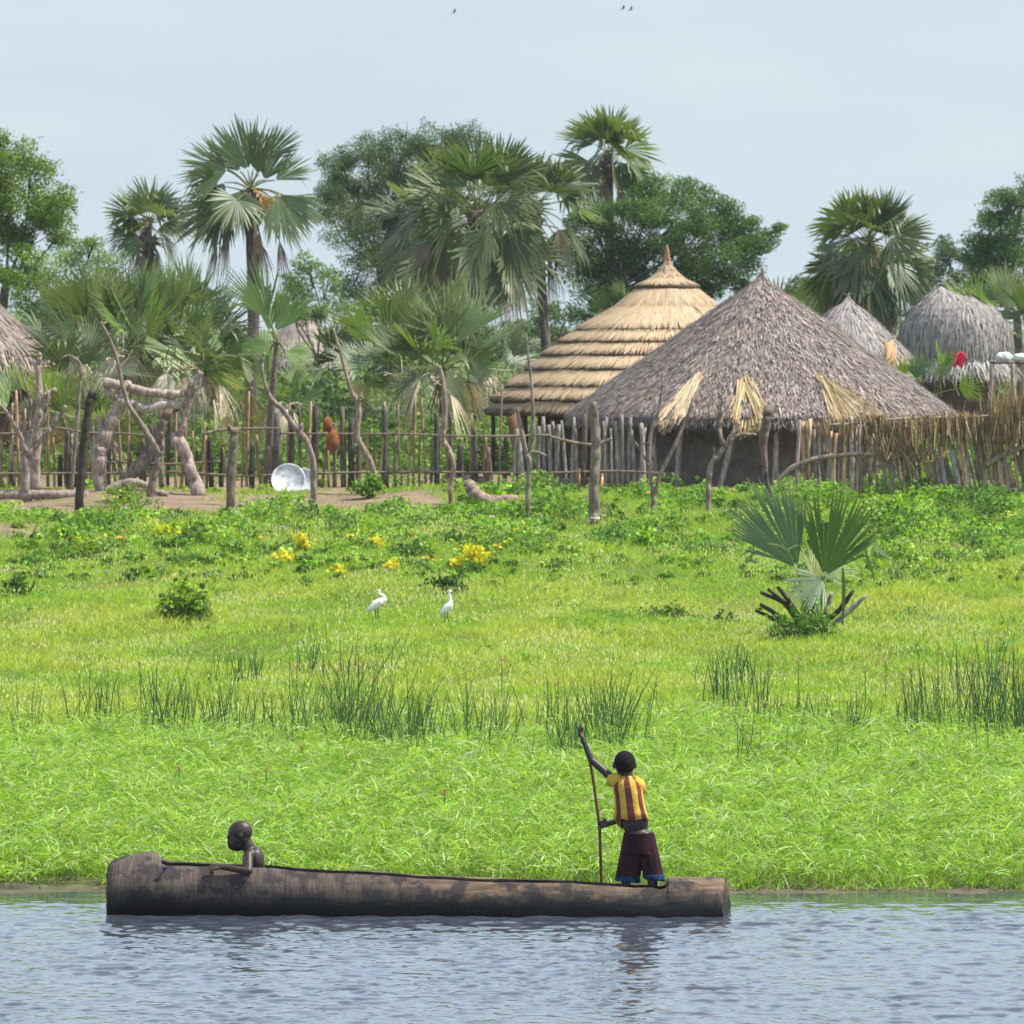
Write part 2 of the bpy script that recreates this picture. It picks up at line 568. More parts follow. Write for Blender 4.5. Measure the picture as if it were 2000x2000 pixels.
strips(mb, pos, dv, sd, L, RNG.uniform(.010, .022, N), np.stack([np.cos(az) * .3, np.sin(az) * .3, -RNG.uniform(.2, .9, N)], 1) * L[:, None], C, 3, .1, shape=[.6, 1, .8, .1])
tag(mb.build('tall_grass', M['grass']), 'tall lush bright green grass bending along the water edge', 'grass', kind='stuff')

# meadow behind it
mb = MB()
x, y = scatter(79, 131, 520)
dm = dirt_mask(x, y)
pxx = 1000 + x / y * F
keep = (RNG.uniform(0, 1, len(x)) > dm * 1.15) & (RNG.uniform(0, 1, len(x)) < np.clip((y - 78) / 6, 0, 1))
x, y = x[keep], y[keep]
N = len(x)
pt = snoise(x, y, 5.5, 21); p2 = snoise(x, y, 1.7, 22)
h = RNG.uniform(.06, .17, N) * (1 + .45 * p2) * (1 + .25 * pt)
ylw = np.clip(.5 + .6 * pt + .35 * p2, 0, 1)[:, None]
base = np.array([.245, .41, .036]) * (1 - ylw) + np.array([.415, .475, .08]) * ylw
lush = np.clip((y - 108) / 8, 0, 1)[:, None]
base = base * (1 - lush * .5) + np.array([.24, .41, .038]) * lush * .5
p3 = np.clip(snoise(x, y * .6, 2.6, 23) * 1.3 - .35, 0, 1)[:, None]
base = base * (1 - p3 * .55) + np.array([.15, .27, .035]) * p3 * .55
p4 = np.clip(snoise(x, y * .7, 1.9, 24) * 1.4 - .55, 0, 1)[:, None]
base = base * (1 - p4 * .5) + np.array([.44, .41, .17]) * p4 * .5
c = base * vary(np.array([1, 1, 1.]), N, .25, .09)
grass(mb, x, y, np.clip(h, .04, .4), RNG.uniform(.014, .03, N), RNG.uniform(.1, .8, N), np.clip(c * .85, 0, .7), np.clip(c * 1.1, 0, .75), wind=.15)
# pale seed heads
x, y = scatter(84, 124, 130)
sd = snoise(x, y, 4.5, 25) + .6 * snoise(x, y, 1.3, 26)
keep = (RNG.uniform(0, 1, len(x)) < np.clip(.25 + sd * .9, 0.03, 1)) & (dirt_mask(x, y) < .3)
x, y = x[keep], y[keep]; N = len(x)
pos = np.stack([x, y, zt(x, y) + RNG.uniform(.06, .2, N)], 1)
az = RNG.uniform(0, 6.28, N)
d = unit(np.stack([np.cos(az) * .5 + .2, np.sin(az) * .5, np.ones(N)], 1))
strips(mb, pos, d, unit(np.stack([np.cos(az + 1), np.sin(az + 1), 0 * az], 1)), RNG.uniform(.03, .07, N), RNG.uniform(.010, .02, N), np.zeros((N, 3)),
       vary([.50, .50, .26], N, .18, .05), 2, .2, shape=[.4, 1, .2])
tag(mb.build('meadow_grass', M['grass']), 'short yellow green meadow grass with pale seed heads', 'grass', kind='stuff')
# ------------------------------------------------------------------ thatched huts
M['thatch'] = noise_mat('thatch_base', (.45, .45, .45), (1.4, 1.35, 1.3), 7, (1, 1, 1), .95, .6, useattr=True, bscale=25)


def ring_mesh(mb, rings, seg=96, jit=.015, col=(.3, .3, .3), close_top=True, rng=RNG):
    """rings: (cx, cy, z, r)"""
    a = np.arange(seg) / seg * 2 * math.pi
    V = []
    ph = rng.uniform(0, 6.28, 3)
    for (cx, cy, z, r) in rings:
        w = 1 + jit * (np.sin(3 * a + ph[0]) + .7 * np.sin(7 * a + ph[1]) + .5 * np.sin(13 * a + ph[2]) + rng.uniform(-.6, .6, seg))
        V.append(np.stack([cx + np.cos(a) * r * w, cy + np.sin(a) * r * w, np.full(seg, z) + rng.uniform(-1, 1, seg) * jit * .6], 1))
    n = len(rings); k = np.arange(seg)
    Q = np.concatenate([np.stack([i * seg + k, (i + 1) * seg + k, (i + 1) * seg + (k + 1) % seg, i * seg + (k + 1) % seg], 1) for i in range(n - 1)])
    V = np.concatenate(V); T = None
    if close_top:
        cx, cy, z, r = rings[0]
        V = np.vstack([V, [[cx, cy, z + r * .3]]])
        T = np.stack([k, (k + 1) % seg, np.full(seg, n * seg)], 1)
    mb.add(V, Q, T, col)


def roof_tufts(mb, rings, dens, length, width, col, dv, lift=(.0, .03), tilt=.15, droop=.1, swirl=.12, rng=RNG, dh=.04, over=.0, patch=0.0):
    """straw laid down the slope; rings as above from apex to eave"""
    Rg = np.array(rings, float)
    for i in range(len(Rg) - 1):
        a, b = Rg[i], Rg[i + 1]
        sl = math.hypot(b[3] - a[3], b[2] - a[2])
        N = int(dens * math.pi * (a[3] + b[3]) * sl) + 1
        t = np.sqrt(rng.uniform(0, 1, N) * (b[3] ** 2 - a[3] ** 2) + a[3] ** 2) if b[3] > a[3] else rng.uniform(min(a[3], b[3]), max(a[3], b[3]) + 1e-6, N)
        f = (t - a[3]) / max(b[3] - a[3], 1e-6) if b[3] > a[3] else rng.uniform(0, 1, N)
        f = np.clip(f, 0, 1)
        az = rng.uniform(0, 2 * math.pi, N)
        rad = np.stack([np.cos(az), np.sin(az), 0 * az], 1); tan = np.stack([-np.sin(az), np.cos(az), 0 * az], 1)
        dr, dz = (b[3] - a[3]) / sl, (b[2] - a[2]) / sl
        down = rad * dr + np.array([0, 0, dz]); nor = rad * (-dz) + np.array([0, 0, dr])
        c = a[:3] + (b[:3] - a[:3]) * f[:, None]
        r_ = a[3] + (b[3] - a[3]) * f
        pos = np.stack([c[:, 0], c[:, 1], c[:, 2]], 1) + rad * r_[:, None] + nor * rng.uniform(lift[0], lift[1], N)[:, None]
        L = rng.uniform(.6, 1.3, N) * length
        d = unit(down + tan * rng.normal(0, swirl, (N, 1)) + nor * np.abs(rng.normal(0, tilt, (N, 1))))
        pos = pos - down * (L * (.75 - over))[:, None]
        pm = (1 + patch * snoise(az * r_ * 1.3, pos[:, 2] * 2.6, .8, 91) + patch * .8 * snoise(az * r_, pos[:, 2] * 3.0, .28, 92))[:, None]
        strips(mb, pos, d, tan, L, rng.uniform(.6, 1.4, N) * width, np.array([[0, 0, -1.]]) * (L * droop)[:, None],
               np.clip(pm, .4, 1.7) * vary(col if np.ndim(col) == 1 else np.asarray(col)[rng.integers(0, len(col), N)], N, dv, dh, rng), 2, .35)


def eave_fringe(mb, cx, cy, z, r, n, length, width, col, dv=.3, rng=RNG, out=.35):
    az = rng.uniform(0, 2 * math.pi, n)
    rad = np.stack([np.cos(az), np.sin(az), 0 * az], 1); tan = np.stack([-np.sin(az), np.cos(az), 0 * az], 1)
    pos = np.stack([cx + np.cos(az) * r, cy + np.sin(az) * r, z + rng.uniform(-.02, .06, n)], 1) - rad * .05
    d = unit(rad * rng.uniform(.2, 1.0, (n, 1)) * out * 2 + tan * rng.normal(0, .2, (n, 1)) - np.array([0, 0, 1.]) * rng.uniform(.4, 1, (n, 1)))
    L = length * rng.uniform(.4, 1.3, n)
    strips(mb, pos, d, tan, L, width * rng.uniform(.6, 1.3, n), np.array([[0, 0, -.1]]) * L[:, None], vary(col, n, dv, .05, rng), 2, .3)


def pxring(d, cpx, rows):
    """rows: (py, radius px[, centre px shift]) -> rings at distance d"""
    out = []
    for r in rows:
        c = at(cpx + (r[2] if len(r) > 2 else 0), r[0], d)
        out.append((c.x, c.y, c.z, r[1] / S(d)))
    return out


# --- new golden hut with stepped thatch
D1, C1 = 145.0, 1303.0
h1 = thing('round_hut', 'round hut with new golden thatch laid in stepped tiers and a knobbed top', 'hut', gp(C1, D1), 'round thatched huts')
tiers = [(512, 7), (520, 11), (533, 22), (545, 36), (558, 57), (600, 105), (640, 172), (664, 204), (689, 236), (716, 268), (748, 305), (775, 333), (800, 353)]
steps = {4: .09, 6: .08, 7: .12, 8: .12, 9: .13, 10: .13, 11: .13}
rings = pxring(D1, C1, tiers)
full = []
for i, rg in enumerate(rings):
    if i in steps:
        o = steps[i]
        full += [(rg[0], rg[1], rg[2], rg[3] + o * .8), (rg[0], rg[1], rg[2] - o * .9, rg[3] + o * .75), (rg[0], rg[1], rg[2] - o * .75, rg[3] - .10)]
    else:
        full.append(rg)
full += [(rings[-1][0], rings[-1][1], rings[-1][2] - .12, rings[-1][3] - .02), (rings[-1][0], rings[-1][1], rings[-1][2] - .05, rings[-1][3] - .35), (rings[-1][0], rings[-1][1], rings[-1][2] + .9, rings[-1][3] * .62)]
mb = MB()
ring_mesh(mb, full, 128, .010, (.09, .06, .035))  # dark brown cut ends, with the shade of the steps painted in
for i in range(len(rings) - 1):
    a, b = list(rings[i]), list(rings[i + 1])
    oa = .0 if i not in steps else -.04
    ob = steps.get(i + 1, 0) * .8
    roof_tufts(mb, [(a[0], a[1], a[2], a[3] + oa), (b[0], b[1], b[2] + .01, b[3] + ob)], 900, min(.45, max(.12, (a[2] - b[2]) * 1.2)), .014,
               [(.57, .43, .275), (.63, .49, .33), (.53, .385, .235), (.50, .36, .215)], .08, (.004, .014), .015, .01, .03, over=.05)
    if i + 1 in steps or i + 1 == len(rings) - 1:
        eave_fringe(mb, b[0], b[1], b[2] - .01, b[3] + ob + .01, int(b[3] * 700), .075, .02, (.085, .055, .03), .3, out=.25)  # weathered fringe, coloured darker to carry the shade line under each tier
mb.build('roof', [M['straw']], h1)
mb = MB()
fr = pxring(D1, C1, [(478, 1.2), (486, 3), (490, 5.5), (494, 3.6), (498, 6.5), (502, 4.4), (506, 8), (510, 6), (515, 9)])
ring_mesh(mb, fr, 20, .04, (.40, .22, .12))
mb.build('finial', M['straw'], h1)
mb = MB()
g = gp(C1, D1)
ring_mesh(mb, [(g.x, g.y, rings[-1][2] + .5, 2.86), (g.x, g.y, g.z + .7, 2.9), (g.x, g.y, g.z - .3, 2.95)], 64, .006, (.5, .5, .5), False)
M['brownmud'] = noise_mat('brown_mud', (.06, .038, .026), (.13, .085, .06), 5, (1, 1, 1), .95, .5, bscale=14)
mb.build('wall', M['brownmud'], h1)
for (px, w, b) in [(1022, 9, 1024), (1078, 5, 1080), (1132, 5, 1133), (1196, 5, 1195), (963, 4, 962)]:
    mb = MB()
    ang = math.acos(max(-1, min(1, (px - C1) / 345.0)))
    dd = D1 - math.sin(ang) * 3.65
    pxtube(mb, [(px, 806, w * .9), ((px + b) / 2 + 1, 860, w), (b, 950, w * 1.05)], dd, 8, 7, (.085, .06, .05), .12, .01)
    mb.build('post', M['bark'], h1)
mb = MB()                                    # doorway as a dark sheet over the wall, its inner shade painted
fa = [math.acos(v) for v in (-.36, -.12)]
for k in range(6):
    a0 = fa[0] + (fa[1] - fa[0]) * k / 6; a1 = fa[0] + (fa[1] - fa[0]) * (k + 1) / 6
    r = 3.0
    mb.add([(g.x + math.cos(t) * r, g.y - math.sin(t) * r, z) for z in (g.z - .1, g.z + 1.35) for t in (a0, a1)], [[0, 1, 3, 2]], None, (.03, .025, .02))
mb.build('doorway_shade', M['plain'], h1)

# --- old grey hut
D2, C2 = 137.0, 1487.0
h2 = thing('round_hut', 'large round hut with old shaggy grey thatch and dark mud wall', 'hut', gp(C2, D2), 'round thatched huts')
prof2 = [(546, 6), (556, 18), (575, 44), (600, 84), (640, 142), (690, 212), (740, 285), (780, 341), (812, 383)]
rings2 = pxring(D2, C2, prof2)
low = list(rings2[-1])
mb = MB()
ring_mesh(mb, rings2 + [(low[0], low[1], low[2] - .10, low[3] - .03), (low[0], low[1], low[2] - .02, low[3] - .35), (low[0], low[1], low[2] + .75, 2.6)], 120, .012, (.15, .125, .115))
G4 = [(.30, .245, .215), (.245, .192, .165), (.20, .158, .138), (.35, .292, .262), (.275, .212, .18)]
roof_tufts(mb, rings2, 1700, .15, .017, G4, .16, (.0, .035), .07, .06, .28, patch=.26)
roof_tufts(mb, rings2, 40, .4, .03, G4, .2, (.02, .05), .05, .06, .3, patch=.2)
roof_tufts(mb, rings2, 130, .16, .026, [(.11, .09, .08), (.36, .31, .28)], .2, (.03, .075), .22, .12, .35)
eave_fringe(mb, low[0], low[1], low[2] - .02, low[3] - .02, 4200, .20, .03, (.21, .18, .165), .35)
eave_fringe(mb, low[0], low[1], low[2] - .02, low[3] - .15, 2400, .24, .03, (.13, .11, .10), .35, out=.1)
mb.build('roof', [M['straw']], h2)
mb = MB()
tp = at(C2, 546, D2)
tube(mb, [tp - Vector((0, 0, .15)), tp + Vector((.03, 0, .12)), tp + Vector((.01, 0, .30))], [.06, .035, .012], 7, (.2, .15, .12), .2)
tube(mb, [tp - Vector((.06, 0, .1)), tp + Vector((-.05, 0, .16))], [.02, .01], 5, (.2, .14, .1), .2)
mb.build('finial', M['bark'], h2)
g2 = gp(C2, D2)
mb = MB()
ring_mesh(mb, [(g2.x, g2.y, low[2] + .6, 3.05), (g2.x, g2.y, g2.z + .6, 3.1), (g2.x, g2.y, g2.z - .3, 3.16)], 72, .006, (.5, .5, .5), False)
mb.build('wall', M['mud'], h2)
for pts in [[(1330, 838, 5), (1326, 880, 6), (1321, 960, 6)], [(1434, 838, 5.5), (1422, 890, 6), (1404, 962, 6.5)], [(1516, 838, 5), (1515, 900, 5.5), (1513, 960, 6)],
            [(1275, 836, 7), (1276, 890, 8), (1277, 960, 9)], [(1182, 826, 5), (1184, 880, 5.5), (1187, 955, 6)], [(1205, 828, 5), (1210, 890, 5), (1222, 955, 5)], [(1568, 835, 6), (1570, 890, 6), (1572, 965, 7)]]:
    mb = MB()
    px = pts[1][0]
    dd = D2 - math.sqrt(max(.5, 3.72 ** 2 - ((px - C2) / S(D2)) ** 2))
    pxtube(mb, pts, dd, 9, 7, (.30, .27, .25), .12, .015)
    mb.build('post', M['bark'], h2)


def on_roof(px, py, rg, off=.06):
    c = rg[0]
    d = c[1] - 2
    for _ in range(12):
        p = at(px, py, d)
        r = float(np.interp(-p.z, [-q[2] for q in rg], [q[3] for q in rg]))
        dx = p.x - c[0]
        d = c[1] - math.sqrt(max(.01, r * r - dx * dx)) - off
    return at(px, py, d)


def straw_bundle(label, top, bots, n, col, width=.02):
    """a sheaf of loose straw lying on the roof, fanning from its tied top"""
    t = on_roof(top[0], top[1], rings2, .12)
    mb = MB()
    for k in range(n):
        f = random.random()
        i = min(int(f * (len(bots) - 1)), len(bots) - 2); u = f * (len(bots) - 1) - i
        bx = bots[i][0] * (1 - u) + bots[i + 1][0] * u + random.gauss(0, 5)
        by = bots[i][1] * (1 - u) + bots[i + 1][1] * u + random.gauss(0, 7)
        e = on_roof(bx, by, rings2, .10 + .06 * random.random())
        s0 = t + Vector((random.gauss(0, .05), random.gauss(0, .03), random.gauss(0, .05)))
        st = random.uniform(0, .35)
        s1 = s0.lerp(e, st)
        P = np.array([s1]); d = np.array([(e - s1).normalized()])
        sd = unit(np.array([[random.uniform(.6, 1), random.uniform(-.4, .4), random.uniform(-.6, .6)]]))
        strips(mb, P, d, sd, np.array([(e - s1).length]), np.array([width * random.uniform(.6, 1.6)]), np.array([[0, -.04, -.03]]), vary(col, 1, .22, .05), 3, .4)
    return tag(mb.build('straw_bundle', M['straw'], origin=t), label, 'straw bundle', 'pale straw bundles on the grey roof')


straw_bundle('pale straw sheaf slanting down to the left on the grey roof', (1368, 733), [(1284, 815), (1290, 836), (1325, 812), (1338, 790)], 240, (.60, .47, .29))
straw_bundle('ragged golden straw tuft hanging over the front eave of the grey roof', (1455, 738), [(1436, 790), (1434, 822), (1448, 842), (1460, 842), (1470, 838), (1480, 836), (1486, 815), (1490, 785)], 260, (.50, .37, .19), .03)
straw_bundle('long straw sheaf slanting down to the right on the grey roof', (1598, 734), [(1622, 798), (1640, 815), (1662, 808), (1690, 790), (1735, 815)], 300, (.48, .36, .20), .026)


# --- huts further back
def far_hut(label, d, cpx, rows, cols, eave_py, wall_r, dens, name='round_hut', fringe=.35):
    o = thing(name, label, 'hut', gp(cpx, d), 'round thatched huts')
    rg = pxring(d, cpx, rows)
    lo = rg[-1]
    mb = MB()
    ring_mesh(mb, rg + [(lo[0], lo[1], lo[2] - .08, lo[3] - .03), (lo[0], lo[1], lo[2] + .3, lo[3] * .7)], 72, .02, np.array(cols[0]) * .7)
    roof_tufts(mb, rg, dens * 3.2, .36, .04, cols, .16, (0, .05), .07, .12, .12)
    eave_fringe(mb, lo[0], lo[1], lo[2], lo[3] - .02, 1500, fringe, .035, cols[1], .25)
    mb.build('roof', M['straw'], o)
    gg = gp(cpx, d)
    mb = MB()
    ring_mesh(mb, [(lo[0], lo[1], lo[2] + .25, wall_r), (lo[0], lo[1], gg.z - .3, wall_r)], 48, .01, (.5, .5, .5), False)
    mb.build('wall', M['brownmud'], o)
    return o


far_hut('old brown thatched hut cut off by the left edge behind the palm scrub', 150, -105, [(520, 6), (545, 40), (580, 84), (620, 130), (660, 178), (695, 226)],
        [(.27, .22, .19), (.36, .29, .23), (.20, .16, .14), (.33, .27, .24)], 700, 2.2, 90, fringe=.5)
far_hut('tiny pale pointed hut roof seen beside the tall palm trunk', 250, 592, [(606, 3), (622, 20), (645, 42), (675, 66), (700, 84)],
        [(.42, .34, .29), (.46, .38, .33), (.37, .30, .26)], 700, 1.4, 40)
far_hut('small grey pointed hut roof just behind the big grey hut', 172, 1655, [(586, 4), (596, 14), (612, 38), (640, 68), (675, 104), (700, 128)],
        [(.38, .34, .32), (.33, .29, .28), (.28, .245, .235)], 700, 1.5, 60)
far_hut('rounded haystack shaped hut with long hanging grey thatch', 178, 1862, [(564, 5, -30), (576, 24, -24), (592, 58, -8), (614, 88, 0), (645, 106, 3), (675, 111, 3), (700, 110, 2)],
        [(.33, .30, .29), (.40, .37, .35), (.24, .21, .20), (.29, .255, .24)], 700, 1.2, 110, fringe=.6)
# ------------------------------------------------------------------ palms
def fan(mb, hub, d, n, rad, spread, nl, col, cup=.25, droop=.15, split=.5, tipdry=.3, rng=RNG, ragged=.1, tipcol=(.34, .30, .14)):
    """a pleated palm fan: hub point, midrib direction d, upper side n"""
    d = np.array(d.normalized()); n = np.array(n); n = n - d * n.dot(d); n = n / max(np.linalg.norm(n), 1e-6)
    l = np.cross(d, n)
    th = np.linspace(-spread, spread, nl)
    ts = np.array([.05, .3, split, (split + 1) / 2 + .05, 1.0])
    dth = (th[1] - th[0]) / 2
    V = np.empty((nl, len(ts), 3, 3)); C = np.empty((nl, len(ts), 3, 3))
    cc = vary(col, nl, .10, .04, rng)
    for i, t0 in enumerate(th):
        Rl = rad * (1 - .22 * (abs(t0) / max(spread, .1)) ** 2) * rng.uniform(1 - ragged * 1.6, 1 + ragged * .5)
        t_ = t0 + rng.normal(0, .35) * dth
        out = d * math.cos(t_) + l * math.sin(t_)
        sid = -d * math.sin(t_) + l * math.cos(t_)
        dr = droop * rng.uniform(.6, 1.4)
        bent = rng.uniform(0, 1) < .22
        for j, t in enumerate(ts):
            r = Rl * t
            tt = max(0, (t - split) / (1 - split))
            w = rad * t * math.sin(dth) if t <= split else rad * split * math.sin(dth) * (1 - tt) ** .8 * 1.0 + .002
            c = hub + out * r + n * (cup * math.sin(t_) ** 2 * r) - np.array([0, 0, 1]) * (dr * Rl * t ** 2.2)
            if bent and t > .6:
                c = c - np.array([0, 0, 1]) * Rl * .35 * ((t - .6) / .4) ** 1.2 - out * Rl * .12 * (t - .6) / .4
            h = w * .35
            V[i, j, 0] = c - sid * w - n * h * .5
            V[i, j, 1] = c + n * h * .5
            V[i, j, 2] = c + sid * w - n * h * .5
            k = max(0, (t - .72) / .28) * tipdry
            C[i, j, :] = cc[i] * (1 - k) + np.array(tipcol) * k
    ns = len(ts)
    base = (np.arange(nl) * ns * 3)[:, None]
    q = np.concatenate([base + np.array([[j * 3 + k, j * 3 + k + 1, (j + 1) * 3 + k + 1, (j + 1) * 3 + k]]) for j in range(ns - 1) for k in range(2)], 0)
    mb.add(V.reshape(-1, 3), q, None, C.reshape(-1, 3))


def frond(mb, base, az, el, petl, rad, spread=1.9, nl=26, col=(.07, .12, .03), sag=.25, fold=.0, droop=.15, split=.5, pcol=(.20, .22, .07), rng=RNG, cup=.25, prad=.02, fdrop=.5, tipdry=.3, tipcol=(.34, .30, .14), twist=0.0):
    """petiole + fan"""
    p = Vector((math.cos(el) * math.cos(az), math.cos(el) * math.sin(az), math.sin(el)))
    P = []
    for k in range(5):
        t = k / 4
        P.append(base + p * (petl * t) - Vector((0, 0, sag * petl * t * t)))
    tube(mb, P, [prad, prad * .8, prad * .65, prad * .55, prad * .5], 4, pcol, 0, False)
    d = (P[-1] - P[-2]).normalized()
    d = (d - Vector((0, 0, fdrop * math.cos(el)))).normalized()
    side = Vector((-math.sin(az), math.cos(az), 0))
    n = side.cross(d) * -1
    if n.z < 0 and el < 1.2: n = -n
    n = n + side * twist
    fan(mb, np.array(P[-1]), d, n, rad, spread, nl, col, cup, droop, split, tipdry, rng, tipcol=tipcol)


GREEN_P = [(.075, .115, .035), (.095, .14, .045), (.06, .10, .035), (.12, .16, .06)]


def palm(label, px, d, top_py, base_py, trunk_px, rad_px, n_fr, seed, petl=.9, dead=8, lean=0, group='fan palms behind the fence', cols=GREEN_P, hang=True, elmin=-.55, spread=1.75, skirt=True, trunk_col=(.13, .11, .10), nl=26, elmax=1.35, trunk_bot=None):
    rng = np.random.default_rng(seed); random.seed(seed)
    top = at(px, top_py, d)
    if base_py is None:
        b = gp(px - lean, d, -.1)
    else:
        b = at(px - lean, base_py, d)
    o = thing('palm_tree', label, 'palm tree', b, group)
    mb = MB()
    P = smooth_path([b, b.lerp(top, .5) + Vector((.06, .02, 0)), top + Vector((0, 0, .1))], 14)
    rr = np.linspace(trunk_px * (trunk_bot or 1.0), trunk_px * .95, 14) / S(d)
    tube(mb, P, rr, 12, trunk_col, .10)
    # old leaf bases under the crown
    for k in range(26):
        az = k * 2.4; z = top - Vector((0, 0, rng.uniform(0, .9)))
        s = z + Vector((math.cos(az), math.sin(az), .0)) * (trunk_px / S(d) * .9)
        tube(mb, [s, s + Vector((math.cos(az) * .13, math.sin(az) * .13, .16))], [.045, .02], 5, vary((.17, .13, .09), 1, .3, .05, rng)[0], .1)
    mb.build('trunk', M['bark'], o)
    rad = rad_px / S(d)
    for k in range(n_fr):
        f = (k + .5) / n_fr
        el = elmin + (elmax - elmin) * f ** .8 + rng.normal(0, .08)
        az = k * 2.39996 + rng.normal(0, .2)
        mb = MB()
        frond(mb, top + Vector((0, 0, .1 * f)), az, el, petl * rng.uniform(.8, 1.15) * (1 - .3 * (el > 1.0)), rad * rng.uniform(.9, 1.2), spread * rng.uniform(.6, 1.0), nl,
              np.array(cols[rng.integers(0, len(cols))]) * rng.uniform(.75, 1.2), sag=.15 + .2 * (el < .3), droop=rng.uniform(.05, .22), fdrop=.6 if el < .5 else .1, rng=rng, prad=.024,
              cup=rng.uniform(.1, .6), split=rng.uniform(.52, .68), twist=rng.normal(0, .9))
        mb.build('frond', M['palm'], o)
    for k in range(dead):
        az = k * 2.39996 + 1.0 + rng.normal(0, .25)
        el = rng.uniform(-1.2, -.7)
        mb = MB()
        c = [(.21, .15, .095), (.29, .22, .14), (.16, .11, .075)][k % 3]
        frond(mb, top - Vector((0, 0, rng.uniform(.05, .3))), az, el, petl * rng.uniform(.7, 1.0), rad * rng.uniform(.8, 1.05), .55, 16, c, sag=.35, droop=.4, fdrop=1.2, pcol=c, rng=rng, cup=.6, tipdry=.2, split=.35)
        mb.build('dead_frond', M['straw'], o)
    return o


def palm_bush(label, px, d, base_py, rad_px, n_fr, seed, petl, spread=1.5, cols=GREEN_P, dead=4, elmin=.25, group='low fan palms behind the fence', nl=24, width=.35):
    rng = np.random.default_rng(seed)
    b = gp(px, d) if base_py is None else at(px, base_py, d)
    o = thing('palm_bush', label, 'palm bush', b, group)
    rad = rad_px / S(d)
    for k in range(n_fr):
        f = (k + .5) / n_fr
        el = elmin + (1.5 - elmin) * f ** .75 + rng.normal(0, .1)
        az = k * 2.39996 + rng.normal(0, .25)
        q = b + Vector((rng.normal(0, width), rng.normal(0, width * .6), .02))
        mb = MB()
        frond(mb, q, az, el, petl * rng.uniform(.6, 1.25), rad * rng.uniform(.85, 1.2), spread * rng.uniform(.45, .9), nl,
              np.array(cols[rng.integers(0, len(cols))]) * rng.uniform(.8, 1.25), sag=.12, droop=rng.uniform(.02, .2), fdrop=.1, rng=rng, prad=.016, cup=rng.uniform(.1, .5), split=rng.uniform(.42, .6), twist=rng.normal(0, 1.0))
        mb.build('frond', M['palm'], o)
    for k in range(int(dead * 1.8)):
        az = rng.uniform(0, 6.28); mb = MB()
        c = [(.48, .40, .28), (.33, .25, .16), (.54, .47, .35)][k % 3]
        frond(mb, b + Vector((rng.normal(0, width), rng.normal(0, width * .5), .1)), az, rng.uniform(.1, .9), petl * rng.uniform(.5, .8), rad * .8, .8, 14, c, sag=.6, droop=.6, fdrop=1.0, pcol=c, rng=rng, cup=.5, split=.3)
        mb.build('dead_frond', M['straw'], o)
    return o


BG = [(.085, .12, .05), (.10, .14, .06), (.075, .11, .05), (.13, .165, .085)]
tp_ = palm('tall fan palm with an open crown, orange dead fronds and a bare dark trunk', 490, 158, 385, 850, 12, 80, 5, 3, petl=.8, dead=3, elmin=-.4, elmax=.5)
rng = np.random.default_rng(31)
TG = [(.062, .10, .028), (.075, .12, .035), (.09, .14, .045), (.13, .18, .08)]


def set_frond(o, crown, d, hx, hy, ang, rpx, spread, ci, dy, face=.0, droop=.08, split=.68, mat='palm', col=None, nl=24, name='frond', cup=.25, pc=(.20, .20, .08)):
    c0 = Vector(crown)
    hub = at(hx, hy, d + dy)
    if mat == 'palm': hub = hub.lerp(c0, .28)
    mb = MB()
    P = smooth_path([tuple(c0), tuple(c0.lerp(hub, .55) + Vector((0, 0, .06))), tuple(hub)], 6)
    tube(mb, P, np.linspace(.03, .016, 6), 5, pc, 0, False)
    a = R(ang)
    dv = Vector((math.cos(a), dy * .25, math.sin(a)))
    n = Vector((math.sin(a) * face, -1, .45 - math.cos(a) * face))
    fan(mb, np.array(hub), dv, n, rpx * (1.12 if mat == 'palm' else 1) / S(d), R(spread), nl, np.array(col if col is not None else TG[ci]) * rng.uniform(.9, 1.15), cup, droop, split, .25, rng)
    return mb.build(name, M[mat], o)


cr_ = tuple(at(489, 368, 158))
for a in [(482, 318, 112, 112, 40, 0, .3), (497, 316, 82, 112, 30, 0, .5, .3), (528, 292, 48, 84, 36, 1, .2), (428, 316, 196, 98, 44, 0, -.3, .4), (424, 318, 150, 92, 40, 2, .4), (418, 352, 240, 62, 40, 1, -.4),
          (428, 406, 208, 118, 36, 0, -.2, .3), (424, 408, 246, 90, 40, 1, .1), (466, 374, 262, 78, 60, 3, -.6), (556, 346, 35, 82, 34, 2, .0), (566, 386, 296, 88, 62, 3, -.4), (590, 390, 330, 78, 36, 2, .3), (462, 322, 135, 96, 34, 1, .6), (528, 345, 70, 76, 40, 0, .6), (512, 330, 95, 90, 30, 1, -.2)]:
    set_frond(tp_, cr_, 158, *a)
for (hx, hy, ang, rp, sp, c, dy) in [(506, 384, 320, 40, 40, (.42, .21, .05), -.3), (520, 392, 250, 36, 50, (.38, .19, .05), -.35), (530, 386, 345, 34, 40, (.46, .25, .07), -.2), (444, 452, 262, 96, 13, (.17, .115, .085), -.2), (506, 452, 268, 84, 16, (.24, .155, .11), -.3), (545, 468, 280, 90, 15, (.18, .11, .08), .0), (425, 478, 255, 78, 12, (.19, .125, .09), .2)]:
    set_frond(tp_, cr_, 158, hx, hy, ang, rp, sp, 0, dy, 0, .15, .4, 'straw', c, 14, 'dead_frond', .5, c)
palm('small hazy fan palm behind the low palms, seen against the sky', 288, 195, 440, None, 10, 66, 17, 5, petl=.62, dead=9, cols=BG)
palm('big full fan palm with a wide dense crown standing before the spreading tree', 930, 160, 418, None, 13, 108, 22, 8, petl=1.15, dead=10, elmin=-.8, cols=BG + GREEN_P)
palm('second fan palm crown leaning right of the big full one', 1045, 164, 412, None, 10, 84, 17, 18, petl=.85, dead=7, elmin=-.8, cols=BG + GREEN_P, lean=-30)
